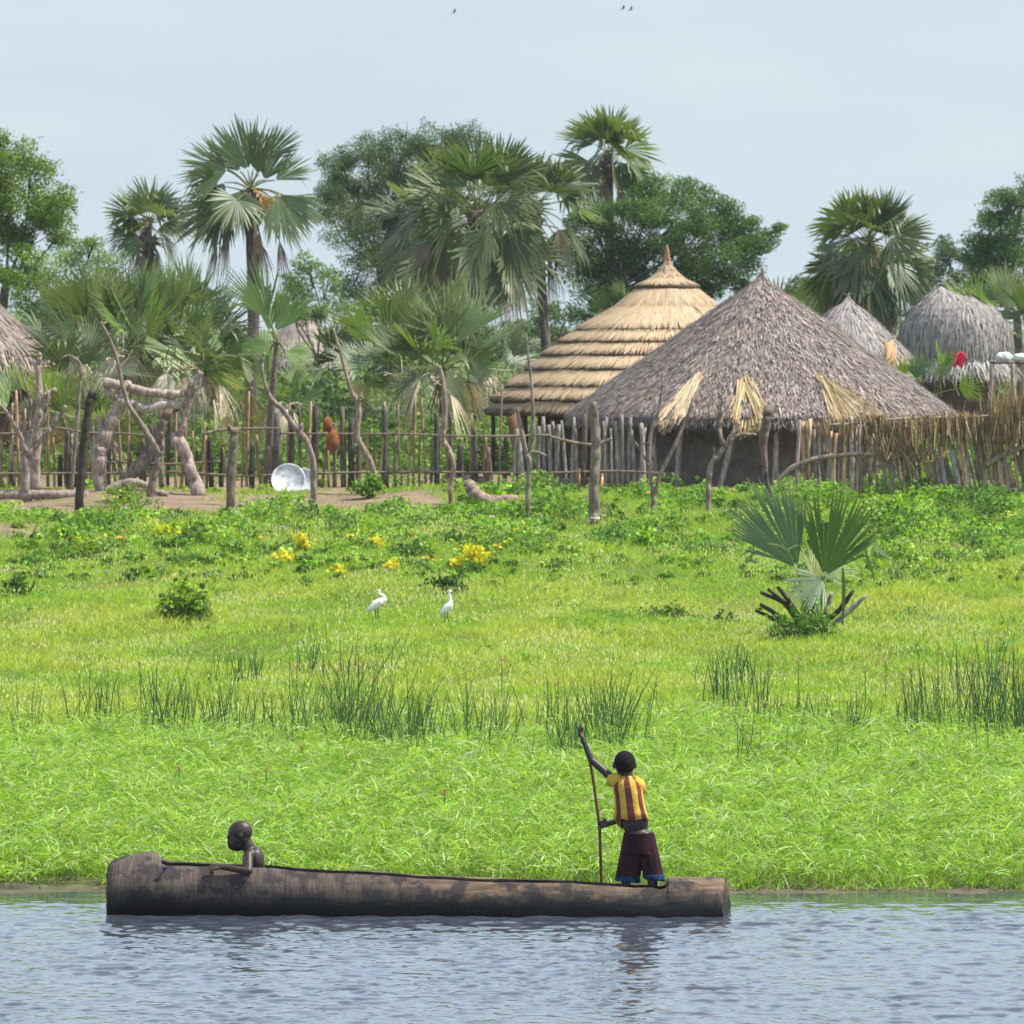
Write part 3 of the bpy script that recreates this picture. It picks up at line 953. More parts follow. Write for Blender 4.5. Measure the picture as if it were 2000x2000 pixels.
palm('lower fan palm with brownish drooping fronds left of the big full one', 845, 165, 455, None, 10, 88, 16, 19, petl=.85, dead=12, elmin=-.9, cols=BG, lean=-25)
bp_ = [o_ for o_ in COL.objects if o_.name.startswith('palm_tree') and 'wide dense crown' in o_.get('label', '')][0]
cr_ = tuple(at(940, 425, 160))
for a in [(962, 456, 238, 72, 52, 3, -1.3), (1018, 348, 330, 66, 50, 3, -.8), (840, 330, 168, 70, 40, 3, -.5), (985, 330, 58, 108, 44, 0, -.4, .3), (930, 320, 95, 104, 34, 0, .2), (900, 345, 130, 96, 40, 1, -.3), (1020, 300, 75, 60, 40, 2, .2), (865, 395, 200, 100, 40, 1, -.6), (1000, 395, 10, 95, 44, 0, -.5), (980, 560, 270, 85, 26, 2, -.4), (850, 470, 235, 100, 30, 1, -.2), (1040, 440, 300, 90, 40, 1, -.2)]:
    set_frond(bp_, cr_, 160, *a)
for (hx, hy, ang, rp, sp, c, dy) in [(845, 470, 225, 90, 30, (.24, .17, .12), -.5), (870, 505, 250, 95, 24, (.20, .14, .10), -.3), (1000, 545, 275, 95, 18, (.26, .19, .13), -.5), (1090, 445, 285, 60, 30, (.24, .18, .11), -.3)]:
    set_frond(bp_, cr_, 160, hx, hy, ang, rp, sp, 0, dy, 0, .15, .4, 'straw', c, 14, 'dead_frond', .5, c)
palm('fan palm whose high crown rises above the round dark tree', 1188, 206, 305, None, 10, 82, 17, 9, petl=.72, dead=6, elmin=-.5)
palm('broad fan palm with brown hanging dead fronds behind the grey hut roof', 1698, 182, 482, None, 12, 84, 36, 12, petl=1.0, dead=26, elmin=-1.0, cols=BG + GREEN_P)
palm_bush('bushy fan palm clump hiding the trunk of the brown palm', 1735, 184, 640, 74, 14, 61, .9, cols=BG, width=.5, dead=7)
palm_bush('fan palm clump with brown leaves just left of the brown palm trunk', 1655, 185, 630, 78, 14, 62, .9, cols=BG, width=.5, dead=7)
BR = [(.10, .155, .045), (.12, .18, .06), (.085, .13, .04), (.17, .21, .10), (.14, .21, .05)]
palm_bush('tall clump of low fan palms with fronds reaching above the fence on the left', 255, 150, 705, 118, 20, 21, 1.25, cols=BR, width=.5, dead=6)
palm_bush('low fan palm clump with drying pale fronds between the log frame and the tall palm', 372, 149, 730, 92, 14, 22, .95, cols=BR, width=.4, dead=7)
palm_bush('fan palm clump with a blue green tint beside the left hut', 160, 147, 752, 84, 12, 23, .8, cols=BG, width=.4, dead=3)
palm_bush('small fan palm clump standing close behind the forked post at the left edge', 85, 140, 830, 72, 11, 24, .75, cols=BR, width=.3, dead=3)
palm_bush('fan palm fronds spreading behind the charred post near the log frame', 190, 139, 862, 88, 9, 25, .7, cols=BR, width=.25, dead=1)
palm_bush('dense fan palm clump filling the back of the left thicket', 195, 156, 690, 104, 18, 51, 1.1, cols=BG, width=.6, dead=3)
palm_bush('spiky fan palm clump rising in the middle of the left thicket', 318, 153, 700, 112, 16, 52, 1.2, cols=BR, width=.45, dead=3)
palm_bush('fan palm clump at the right end of the left thicket by the sapling palm', 432, 151, 770, 72, 12, 53, .8, cols=BR, width=.4, dead=4)
palm_bush('low grey green fan palm clump right of the drooping clump', 950, 156, 735, 76, 12, 54, .8, cols=BG, width=.5, dead=2)
palm_bush('upright fan palm clump behind the drooping clump', 820, 156, 700, 106, 15, 55, 1.0, cols=BR, width=.4, dead=2)
palm_bush('large low fan palm clump with drooping fronds left of the golden hut', 862, 149, 748, 112, 20, 26, 1.15, cols=BR, width=.45, dead=5, elmin=.05)
palm_bush('dark low fan palm clump between the sapling palm and the drooping clump', 770, 152, 742, 80, 12, 27, .75, cols=BG, width=.4, dead=2)
palm_bush('hazy grey green fan palm clump behind the sapling palm', 675, 166, 745, 84, 14, 28, .9, cols=BG, width=.5, dead=1)
palm_bush('short leafy fan palm clump at the foot of the sapling palm', 545, 143, 800, 66, 10, 29, .8, cols=BR, width=.35, dead=4)
palm_bush('fan palm clump with bright fronds at the right edge behind the haystack hut', 1966, 188, 660, 98, 16, 30, 1.1, cols=BR, width=.4, dead=1)
palm_bush('low fan palm clump left of the brown dead palm', 1600, 196, 640, 74, 12, 31, .8, cols=BG, width=.5, dead=3)
palm_bush('feathery green palm scrub before the haystack hut', 1790, 152, 775, 62, 16, 33, .7, cols=BR, width=.6, dead=0)
palm_bush('pale feathery palm clump beside the top of the golden roof', 1205, 182, 640, 66, 9, 32, .6, cols=BG, width=.3, dead=0)

# stiff upright fans standing out of the thickets
def bush_named(words):
    return [o_ for o_ in COL.objects if words in o_.get('label', '')][0]


for words, d_, lst in [('tall clump of low fan palms', 150, [(250, 610, 98, 128, 24, 0, -.3), (284, 602, 78, 122, 20, 1, -.1), (222, 628, 122, 118, 24, 1, -.2), (205, 668, 148, 108, 26, 0, -.3), (322, 626, 62, 108, 24, 2, .2), (262, 650, 88, 96, 30, 3, -.5)]),
                       ('fan palm clump at the right end of the left', 151, [(398, 640, 80, 104, 22, 1, -.2), (432, 690, 52, 84, 24, 2, -.2), (370, 650, 112, 96, 24, 0, .1)]),
                       ('blue green tint', 147, [(150, 660, 124, 108, 24, 0, -.1), (118, 690, 142, 88, 26, 2, -.2)]),
                       ('large low fan palm clump with drooping', 149, [(872, 640, 78, 112, 24, 1, -.3), (905, 650, 58, 104, 24, 3, -.2), (838, 648, 108, 108, 24, 0, -.2), (800, 690, 150, 96, 28, 1, -.1), (880, 720, 282, 84, 22, 3, -.7), (915, 715, 262, 80, 18, 3, -.6), (940, 690, 310, 80, 22, 2, -.4)])]:
    bo = bush_named(words)
    cb = tuple(Vector(bo.location) + Vector((0, 0, .25)))
    for a in lst:
        set_frond(bo, cb, d_, *a, split=.48, col=np.array(BR[a[5] % 4]) * (1.25 if a[5] == 3 else .9), pc=(.16, .19, .07), droop=.04)

# a young palm on a thin stem
b = gp(530, 133)
o = thing('young_palm', 'young palm with a few upright fronds on a thin stem rising through the fence', 'palm tree', b)
mb = MB()
pxtube(mb, [(522, 955, 9), (530, 800, 8), (536, 720, 5), (542, 655, 4)], 133, 16, 8, (.14, .115, .10), .1)
mb.build('trunk', M['bark'], o)
rng = np.random.default_rng(2)
cr_ = tuple(at(540, 668, 133))
for a in [(516, 600, 116, 118, 40, 0, -.1), (536, 640, 58, 118, 30, 0, .1, .2), (520, 640, 88, 96, 26, 0, .25), (512, 672, 190, 46, 40, 0, -.2), (562, 690, 330, 60, 34, 0, -.2), (565, 700, 20, 60, 20, 0, .2), (520, 700, 240, 44, 30, 0, .1)]:
    c = np.array([(.13, .23, .045), (.16, .25, .06), (.11, .19, .045)][rng.integers(0, 3)])
    set_frond(o, cr_, 133, *a, col=c, pc=(.22, .26, .08), droop=.05, split=.52)


# ------------------------------------------------------------------ broad-leaved trees
def tree(label, d, trunk, clumps, col, seed, leaf=.10, dens=1.0, group='trees behind the village', trunk_col=(.10, .085, .075), name='broadleaf_tree', limbs=True, aspect=.5, depth=.55, hollow=.35, weep=0.0, dv=.3):
    """trunk: [(px, py, r px)...] from the ground up; clumps: (px, py, rx px, ry px)"""
    rng = np.random.default_rng(seed); random.seed(seed)
    b = at(trunk[0][0], trunk[0][1], d)
    b.z = float(zt(b.x, b.y))
    o = thing(name, label, 'tree', b, group)
    mb = MB()
    fork = at(trunk[-1][0], trunk[-1][1], d)
    pts = [tuple(b)] + [tuple(at(t[0], t[1], d)) for t in trunk[1:]]
    tube(mb, smooth_path(pts, 12), np.interp(np.linspace(0, 1, 12), np.linspace(0, 1, len(trunk)), [t[2] for t in trunk]) / S(d), 9, trunk_col, .15)
    cr = MB()
    sc = S(d)
    for (px, py, rx, ry) in clumps:
        c = at(px, py, d + rng.normal(0, depth * 1.2))
        rx_, ry_ = rx / sc, ry / sc
        if limbs:
            mid = fork.lerp(c, .5) + Vector((rng.normal(0, .2), rng.normal(0, .2), rng.normal(0, .15) - .1))
            tube(mb, smooth_path([tuple(fork), tuple(mid), tuple(c)], 8), np.linspace(trunk[-1][2] * .32, .8, 8) / sc, 6, trunk_col, .1)
            for k in range(3):
                e = c + Vector((rng.normal(0, rx_ * .5), rng.normal(0, rx_ * .5), rng.normal(0, ry_ * .5)))
                tube(mb, [mid.lerp(c, .5), c.lerp(e, .5) + Vector((0, 0, .05)), e], [1.0 / sc, .7 / sc, .3 / sc], 4, trunk_col, .1)
        # sub-clumps of leaves: irregular outline
        ns = int(max(8, 30 * (rx_ * ry_) ** .7))
        for k in range(ns):
            v = rng.normal(size=3); v /= np.linalg.norm(v)
            rr = rng.uniform(.45, 1.05)
            cc = np.array(c) + v * np.array([rx_, rx_ * .9, ry_]) * rr
            r2 = rng.uniform(.22, .42) * min(rx_, ry_) + .08
            n = int(dens * 1500 * r2 ** 2 / (leaf / .1) ** 2) + 16
            P = ball_pts(cc, (r2 * 1.15, r2 * 1.15, r2 * .85), n, rng, hollow)
            if weep:
                P[:, 2] -= np.abs(rng.normal(0, weep, n)) * 1.0
            ccol = np.array(col) * math.exp(rng.normal(0, .16))
            leaves(cr, P, leaf * rng.uniform(.6, 1.35, n), vary(ccol, n, dv, .06, rng), aspect, .3, rng)
            # a few sprays sticking out
            for q in range(2):
                u = rng.normal(size=3); u /= np.linalg.norm(u); u[2] = abs(u[2]) * .6
                m_ = 10
                t = rng.uniform(.8, 1.9, m_)[:, None]
                P = cc + u * r2 * t + rng.normal(0, .035, (m_, 3))
                leaves(cr, P, leaf * rng.uniform(.6, 1.2, m_), vary(ccol * 1.1, m_, dv, .06, rng), aspect, .3, rng)
    mb.build('trunk', M['bark'], o)
    cr.build('crown', M['leaf'], o)
    return o


tree('leafy tree with a bright green crown cut off by the left edge', 170, [(-10, 900, 14), (-5, 700, 12), (10, 560, 9)],
     [(20, 300, 62, 40), (60, 330, 55, 40), (-30, 330, 70, 60), (30, 385, 85, 45), (105, 400, 48, 45), (70, 450, 70, 45), (0, 470, 70, 50), (120, 455, 40, 30), (-60, 420, 80, 70), (30, 530, 60, 45)],
     (.135, .215, .035), 41, .08, .9)
tree('sparse pale green tree between the left edge tree and the low palms', 182, [(110, 890, 8), (115, 700, 7), (120, 600, 5)],
     [(150, 500, 48, 40), (95, 530, 55, 45), (165, 560, 50, 45), (60, 590, 60, 50), (120, 620, 60, 40), (205, 520, 40, 36), (215, 590, 45, 40), (185, 470, 24, 18), (30, 640, 40, 30)],
     (.14, .22, .06), 42, .075, .55)
tree('wide spreading grey green tree with drooping fine foliage behind the big fan palm', 215, [(760, 870, 12), (755, 640, 11), (742, 520, 8)],
     [(660, 320, 46, 36), (720, 290, 55, 38), (790, 285, 58, 40), (850, 275, 55, 38), (905, 270, 45, 34), (690, 370, 70, 45), (770, 360, 75, 55), (850, 350, 70, 55), (640, 400, 40, 40), (680, 445, 58, 40), (740, 440, 60, 50), (800, 450, 60, 50), (720, 510, 48, 40), (780, 530, 50, 40), (690, 560, 26, 26), (820, 560, 40, 40), (870, 450, 50, 50), (730, 575, 40, 26), (930, 330, 40, 40)],
     (.085, .13, .05), 43, .075, .8, weep=.12)
tree('round dark green tree behind the golden hut', 198, [(1160, 880, 14), (1165, 700, 12), (1200, 570, 10)],
     [(1290, 375, 60, 36), (1345, 385, 55, 38), (1230, 420, 65, 42), (1320, 430, 85, 50), (1400, 430, 60, 45), (1450, 450, 42, 34), (1160, 440, 50, 45), (1130, 500, 50, 45), (1200, 500, 80, 55), (1300, 510, 90, 60), (1400, 505, 80, 50), (1470, 490, 36, 34), (1160, 560, 52, 50), (1260, 580, 70, 40), (1410, 560, 70, 40), (1490, 470, 26, 22), (1150, 610, 36, 26), (1512, 452, 22, 14)],
     (.070, .13, .028), 44, .085, 1.0)
tree('dark round tree cut off by the right edge', 212, [(1990, 850, 12), (1990, 700, 10), (1985, 600, 8)],
     [(1950, 400, 46, 34), (2000, 385, 50, 36), (1935, 450, 50, 40), (1990, 460, 60, 45), (1945, 510, 55, 40), (2010, 530, 60, 50), (1910, 500, 34, 30), (1960, 570, 50, 36)],
     (.070, .13, .032), 45, .085, .95)
tree('low hazy tree between the brown palm and the right edge tree', 255, [(1855, 790, 8), (1855, 640, 7)],
     [(1850, 490, 46, 26), (1900, 500, 40, 28), (1830, 530, 44, 30), (1890, 550, 50, 32), (1800, 520, 26, 22), (1845, 580, 50, 28), (1785, 560, 34, 24)],
     (.075, .115, .055), 46, .12, .8)
tree('low hazy tree left of the brown palm', 262, [(1570, 780, 7), (1570, 650, 6)],
     [(1560, 565, 34, 24), (1605, 560, 40, 26), (1540, 600, 40, 26), (1590, 600, 46, 28), (1630, 600, 34, 26)],
     (.085, .125, .06), 47, .12, .8)
tree('soft light green tree between the tall palm and the spreading tree', 225, [(620, 840, 7), (620, 700, 6)],
     [(600, 520, 38, 24), (640, 545, 38, 26), (590, 570, 40, 28), (650, 590, 46, 28), (610, 610, 46, 28), (560, 600, 26, 24), (700, 610, 40, 22), (570, 545, 22, 18)],
     (.125, .195, .07), 48, .11, .6)
tree('small grey green bushy tree right of the big fan palm', 230, [(1080, 830, 6), (1080, 700, 5)],
     [(1060, 610, 40, 22), (1105, 620, 40, 24), (1040, 640, 42, 24), (1090, 650, 44, 24), (1010, 650, 36, 22)],
     (.10, .15, .075), 49, .11, .75)
for i, (px, d, ry, lab) in enumerate([(430, 300, 646, 'far low bush at the horizon left of the tall palm trunk'), (330, 290, 630, 'far bush seen between the low palms'), (700, 280, 640, 'far pale bush under the spreading tree'), (945, 290, 632, 'far bush behind the trunk of the big fan palm')]):
    tree(lab, d, [(px, 760, 4), (px, 690, 4)], [(px + k * 26 - 52 + (k % 2) * 9, ry + 18 + (k % 3) * 9, 32, 20) for k in range(5)] + [(px + k * 26 - 40, ry + 44, 36, 26) for k in range(4)],
         (.10, .145, .075), 60 + i, .13, .6, name='distant_bush', limbs=False, group='far bushes on the horizon')

# overgrown scrub: a solid mass of weeds and vines behind the fence, and a far scrub line
def weed_mass(mb, x, y, h, leaf, col, dens, rng=RNG, dv=.28, up=.55):
    """leafy hummocks: x, y centres; h heights"""
    for i in range(len(x)):
        r = h[i] * rng.uniform(.7, 1.2)
        n = int(dens * max(r, .25) ** 1.6)
        P = ball_pts((x[i], y[i], float(zt(x[i], y[i])) + h[i] * .35), (r, r, h[i] * .65), n, rng, .5)
        g = zt(P[:, 0], P[:, 1])
        P[:, 2] = np.maximum(P[:, 2], g + .03)
        c = np.array(col[rng.integers(0, len(col))]) * math.exp(rng.normal(0, .12))
        leaves(mb, P, leaf * rng.uniform(.6, 1.3, n), vary(c, n, dv, .07, rng), .75, up, rng)


mb = MB()
rng = np.random.default_rng(77)
n = 330
y = rng.uniform(142.5, 160, n); x = rng.uniform(-13, 2.6, n)
k = (np.abs(x) < y * .0787 + 1.8) & ~((np.hypot(x - 3.46, y - 145) < 4.6))
x, y = x[k], y[k]
h = rng.uniform(.45, .95, len(x)) * np.clip((y - 138) / 11, .5, 1.3)
weed_mass(mb, x, y, h, .12, [(.115, .20, .035), (.15, .245, .045), (.10, .16, .04)], 560, rng)
x = rng.uniform(5.5, 14, 60); y = rng.uniform(140, 158, 60)
k = (np.hypot(x - 5.25, y - 137) > 4.9)
weed_mass(mb, x[k], y[k], rng.uniform(.5, 1.1, k.sum()), .13, [(.12, .235, .025), (.16, .28, .03)], 520, rng)
tag(mb.build('weed_foliage', M['leaf']), 'dense light green weeds and vines filling the ground behind the fence', 'weeds', kind='stuff')
mb = MB()
x = rng.uniform(-26, 26, 420); y = rng.uniform(165, 300, 420)
weed_mass(mb, x, y, rng.uniform(.7, 1.5, 420), .2, [(.10, .15, .06), (.13, .18, .08), (.085, .13, .055)], 150, rng)
x = rng.uniform(-60, 60, 300); y = rng.uniform(300, 620, 300)
weed_mass(mb, x, y, rng.uniform(1.2, 2.4, 300), .45, [(.10, .145, .075), (.12, .165, .09)], 60, rng)
x = rng.uniform(-17, -4.5, 90); y = rng.uniform(160, 190, 90)
weed_mass(mb, x, y, rng.uniform(1.2, 2.4, 90), .15, [(.095, .15, .045), (.12, .19, .055), (.08, .125, .045)], 420, rng)
x = rng.uniform(-4.5, 3, 50); y = rng.uniform(165, 200, 50)
weed_mass(mb, x, y, rng.uniform(.9, 1.7, 50), .15, [(.10, .15, .06), (.13, .18, .08)], 420, rng)
tag(mb.build('distant_scrub_foliage', M['leaf']), 'hazy green scrub covering the plain behind the huts', 'scrub', kind='stuff')

# weedy ground cover on the slope before the fence
mb = MB()
x, y = scatter(110, 133, 3.3, 1.5, rng)
dm = dirt_mask(x, y)
pxx = 1000 + x / y * F
tall = np.clip((y - 109) / 9, .18, 1) * (.6 + .5 * snoise(x, y, 2.4, 55)) * np.where(pxx > 1600, 1.5, 1)
k = (rng.uniform(0, 1, len(x)) > dm * 1.25) & (tall > .15)
k &= ~((pxx > 960) & (pxx < 1480) & (y > 119) & (rng.uniform(0, 1, len(x)) < .45))
x, y, tall = x[k], y[k], tall[k]
weed_mass(mb, x, y, np.clip(tall * .42, .1, .6), .085, [(.145, .275, .03), (.18, .31, .04), (.095, .19, .03), (.24, .34, .05), (.075, .15, .026)], 780, rng, up=.8)
x, y = scatter(97, 117, .5, 1.5, rng)
k = snoise(x, y, 3.2, 56) > .15
x, y = x[k], y[k]
weed_mass(mb, x, y, rng.uniform(.07, .2, len(x)), .06, [(.12, .25, .03), (.17, .32, .04), (.085, .18, .028)], 620, rng, up=.9)
tag(mb.build('ground_cover_foliage', M['leaf']), 'low broad leaved bright green weeds on the slope below the fence', 'ground cover', kind='stuff')
# ------------------------------------------------------------------ picket fence, posts, log frame, pole screen
BRN = [(.20, .15, .11), (.15, .115, .09), (.25, .18, .12), (.11, .09, .075)]
GRY = [(.26, .24, .225), (.20, .185, .175), (.32, .30, .28)]
rng = np.random.default_rng(101); random.seed(101)
DF = 131.0
fence = thing('picket_fence', 'long rough fence of uneven sticks and stakes tied to thin rails before the huts', 'fence', gp(600, DF))
x = -25.0
cnt = 0
while x < 1300 and cnt < 98:
    right = x > 985
    thick = rng.uniform() < (.12 if right else .36)
    lean = rng.normal(0, 6 if not right else 7)
    by = 952 + rng.uniform(-2, 4)
    if thick:
        r = rng.uniform(3.6, 7); top = rng.uniform(790, 890); c = np.array([(.10, .085, .08), (.075, .065, .062), (.15, .115, .09)][rng.integers(0, 3)])
        pts = [(x + lean * .4, top, r * .75), (x + lean * .2, (top + by) / 2, r), (x, by, r * 1.02)]
    elif right:
        r = rng.uniform(3.2, 5); top = rng.uniform(806, 842); c = np.array(GRY[rng.integers(0, 3)])
        pts = [(x + lean, top, r * .8), (x + lean * .5, 880, r), (x, by, r)]
    else:
        r = rng.uniform(2.0, 3.6); top = rng.choice([rng.uniform(755, 800), rng.uniform(800, 850), rng.uniform(845, 885)], p=[.45, .35, .2]); c = np.array([(.30, .205, .13), (.24, .17, .12), (.20, .15, .115), (.36, .25, .15)][rng.integers(0, 4)])
        pts = [(x + lean, top, r * .75), (x + lean * .5 + rng.normal(0, 1), (top + by) / 2, r), (x, by, r)]
    mb = MB()
    pxtube(mb, pts, DF + rng.uniform(-.06, .06), 8, 6, c * rng.uniform(.85, 1.2), .14, .01)
    mb.build('picket', M['bark'], fence)
    cnt += 1
    x += rng.uniform(8, 15) + (5 if thick else 0)
for pts in [[(-95, 850, 3), (30, 846, 3.2), (110, 836, 3), (160, 842, 3), (235, 850, 2.6), (300, 852, 2)], [(395, 846, 3.6), (440, 840, 3.4), (500, 838, 3), (545, 839, 2.4)],
            [(545, 846, 2.2), (700, 848, 2.4), (800, 850, 2.4), (930, 852, 2.4), (1075, 851, 3)], [(1070, 851, 3.6), (1110, 861, 4), (1150, 867, 4.2), (1178, 863, 4), (1195, 858, 3)],
            [(-95, 927, 3), (60, 925, 3.2), (200, 923, 3), (330, 922, 3), (470, 927, 3), (600, 925, 3), (760, 921, 3), (900, 923, 3), (1050, 922, 3), (1200, 921, 2.6), (1300, 922, 2)],
            [(175, 903, 2.4), (260, 902, 2.6), (340, 905, 2.6), (430, 902, 2)]]:
    mb = MB()
    pxtube(mb, [(q[0], q[1] + rng.normal(0, 1.5), q[2] * .8) for q in pts], DF - .14, 30, 6, (.20, .16, .13), .2, .02)
    mb.build('rail', M['bark'], fence)


def branchy(name, label, cat, d, stems, col, group=None, seg=8, mat='bark', lump=.13):
    s0 = stems[0][0]
    o = thing(name, label, cat, at(s0[0], s0[1], d), group)
    mb = MB()
    for st in stems:
        pxtube(mb, st, d, max(8, len(st) * 4), seg, col, lump, .03)
    mb.build('stem', M[mat], o)
    return o


FG = 'bare forked posts standing before the fence'
branchy('forked_post', 'grey forked sapling with bare spreading branches at the far left of the fence', 'post', 128.6,
        [[(52, 985, 9), (50, 940, 9), (49, 900, 8), (48, 874, 8)], [(48, 878, 7), (44, 858, 5.5), (28, 830, 5), (14, 806, 4.2), (-10, 785, 3.5)], [(56, 890, 7), (74, 866, 6), (96, 842, 5.5), (112, 818, 4.5), (130, 792, 3)],
         [(48, 876, 5), (56, 850, 4), (59, 815, 3), (61, 790, 3), (48, 745, 2.4), (38, 712, 2)], [(60, 885, 3), (76, 840, 3), (92, 800, 2.5), (80, 770, 2.2), (66, 745, 2)], [(92, 800, 2), (97, 780, 2), (88, 752, 1.6)], [(50, 870, 3), (46, 820, 2.6), (40, 765, 2.2), (30, 728, 1.8)]], (.24, .20, .18), FG)
branchy('forked_post', 'pale thick forked trunk standing right behind the left grey sapling', 'post', 130.4,
        [[(66, 960, 13), (68, 900, 12), (72, 850, 9), (77, 800, 8), (77, 770, 7), (74, 730, 6), (76, 705, 5), (78, 690, 4)], [(79, 778, 6), (92, 770, 5.5), (108, 761, 5)], [(74, 722, 4), (66, 712, 3.5), (56, 698, 2.5)]], (.30, .245, .215), FG)
branchy('forked_post', 'thin bent stick arching over at its top beside the charred post', 'post', 130.2,
        [[(139, 958, 4.5), (144, 900, 4), (150, 830, 4), (154, 770, 3.6), (158, 728, 4), (156, 712, 3.6), (146, 700, 3), (132, 695, 2.6), (118, 703, 1.8)]], (.22, .185, .165), FG)
branchy('post', 'charred black leaning post just left of the gnarled log frame', 'post', 125.2,
        [[(155, 1010, 9), (156, 970, 9), (161, 900, 8.5), (168, 830, 8), (175, 785, 8), (179, 766, 7)], [(172, 792, 6), (184, 776, 5), (187, 767, 3)]], (.055, .045, .04), 'plain posts before the fence')
branchy('forked_post', 'long crooked sapling leaning across the gnarled log frame', 'post', 127.2,
        [[(291, 988, 7), (294, 960, 7.5), (303, 920, 8), (311, 893, 8), (298, 865, 6.5), (278, 832, 5.5), (256, 800, 5), (243, 768, 4.4), (236, 735, 4.2), (228, 700, 4), (214, 662, 3), (200, 636, 2.6), (186, 622, 1.6)], [(199, 636, 2.2), (198, 620, 2), (193, 604, 1.6)], [(312, 900, 6), (318, 870, 4), (316, 845, 3)]], (.21, .165, .14), FG)
branchy('post', 'short rough stub post standing alone before the fence', 'post', 124.6,
        [[(449, 1012, 8), (450, 980, 9), (452, 920, 9.5), (456, 870, 8.5), (457, 838, 8)], [(456, 846, 6), (448, 836, 5), (446, 832, 3)]], (.17, .13, .105), 'plain posts before the fence')
branchy('forked_post', 'crooked bare sapling curving up to the left beside the two enamel trays', 'post', 126.4,
        [[(613, 1008, 6), (612, 975, 6.5), (613, 935, 7), (611, 900, 6), (602, 868, 6), (586, 846, 6), (570, 826, 5.4), (552, 800, 5), (534, 784, 5), (522, 764, 4), (514, 735, 3.4), (512, 710, 3), (516, 690, 2.4)], [(586, 846, 4), (588, 834, 4), (590, 828, 2.5)]], (.22, .18, .155), FG)
branchy('forked_post', 'wavy bare sapling with a forked stub right of the rusty sheets', 'post', 129.6,
        [[(738, 958, 5), (732, 930, 5.5), (722, 898, 6), (704, 868, 6), (697, 838, 6), (701, 804, 6), (697, 784, 5.5), (684, 760, 4.5), (676, 730, 3.6), (668, 700, 3), (658, 665, 2.6), (651, 641, 2)], [(699, 790, 4), (704, 778, 3.5), (706, 768, 2)]], (.24, .19, .155), FG)
branchy('forked_post', 'wavy bare sapling standing left of the fallen log', 'post', 127.2,
        [[(881, 990, 5), (880, 950, 5), (886, 912, 5), (878, 882, 5.5), (865, 860, 6), (868, 830, 5.4), (869, 785, 5), (865, 745, 4.2), (857, 714, 4.4)], [(866, 860, 4), (858, 848, 3), (855, 842, 2)]], (.25, .195, .16), FG)
branchy('forked_post', 'slender grey pole with side twigs before the open eave of the golden hut', 'post', 123.8,
        [[(1031, 1014, 4.5), (1031, 960, 5), (1034, 905, 5.4), (1029, 888, 6)], [(1030, 892, 4.5), (1022, 855, 4.2), (1013, 818, 3.8), (1010, 796, 3)], [(1034, 890, 4), (1040, 858, 4), (1041, 800, 3.6), (1038, 745, 3), (1032, 700, 2.4), (1029, 658, 1.6)], [(1037, 882, 3), (1052, 884, 2.6), (1066, 890, 2)]], (.235, .195, .17), FG)
o = branchy('post', 'stout upright post with a pale tie near its foot before the grey hut eave', 'post', 122.6,
            [[(1160, 1024, 10), (1160, 985, 10.5), (1161, 930, 10), (1164, 880, 9.5), (1164, 845, 9), (1160, 815, 9), (1158, 785, 8)]], (.20, .165, .14), 'plain posts before the fence')
mb = MB(); c = at(1160, 1013, 122.6)
tube(mb, [c - Vector((0, 0, .03)), c + Vector((0, 0, .03))], .112, 12, (.55, .50, .45), .05)
mb.build('tie', M['plain'], o)
branchy('forked_post', 'slim sapling forked low into a V before the dark mud wall', 'post', 123.3,
        [[(1274, 1022, 5), (1275, 990, 4.8), (1278, 960, 5)], [(1276, 966, 4.5), (1271, 938, 4), (1267, 890, 4), (1273, 838, 3.6), (1287, 800, 3), (1293, 758, 2.2), (1294, 728, 1.4)], [(1280, 962, 4), (1290, 925, 4), (1312, 882, 3.8), (1334, 834, 3.2), (1349, 796, 2.6), (1352, 776, 1.6)], [(1267, 910, 2.2), (1252, 880, 2), (1236, 858, 1.6)], [(1268, 865, 2), (1255, 868, 1.6), (1240, 872, 1.2)]], (.235, .185, .16), FG)
branchy('forked_post', 'crooked sapling with three upper branches before the ragged straw tuft', 'post', 124.2,
        [[(1384, 1024, 5.5), (1384, 985, 5.5), (1384, 945, 5.6), (1389, 908, 5.6), (1404, 890, 5.2), (1417, 868, 5), (1437, 838, 4), (1444, 826, 3)], [(1422, 864, 4), (1438, 852, 3.6), (1455, 848, 3.4), (1476, 849, 2.6)], [(1414, 870, 4.4), (1406, 846, 4), (1408, 820, 3.4), (1410, 790, 3), (1411, 764, 2)], [(1408, 815, 2), (1398, 788, 1.8), (1382, 762, 1.2)], [(1390, 906, 3), (1396, 885, 2.6), (1393, 872, 2)]], (.245, .195, .165), FG)
branchy('post', 'thick dark topped post standing against the wall of the grey hut', 'post', 130.5,
        [[(1494, 962, 5), (1495, 920, 5.5), (1491, 870, 8), (1494, 835, 9), (1499, 810, 9), (1500, 796, 8.5)]], (.15, .115, .10), 'plain posts before the fence')
branchy('post', 'dark vertical stake close behind the fan of the young palm', 'post', 126.0,
        [[(1502, 1010, 6), (1500, 960, 6), (1496, 920, 4)]], (.06, .05, .05), 'plain posts before the fence')

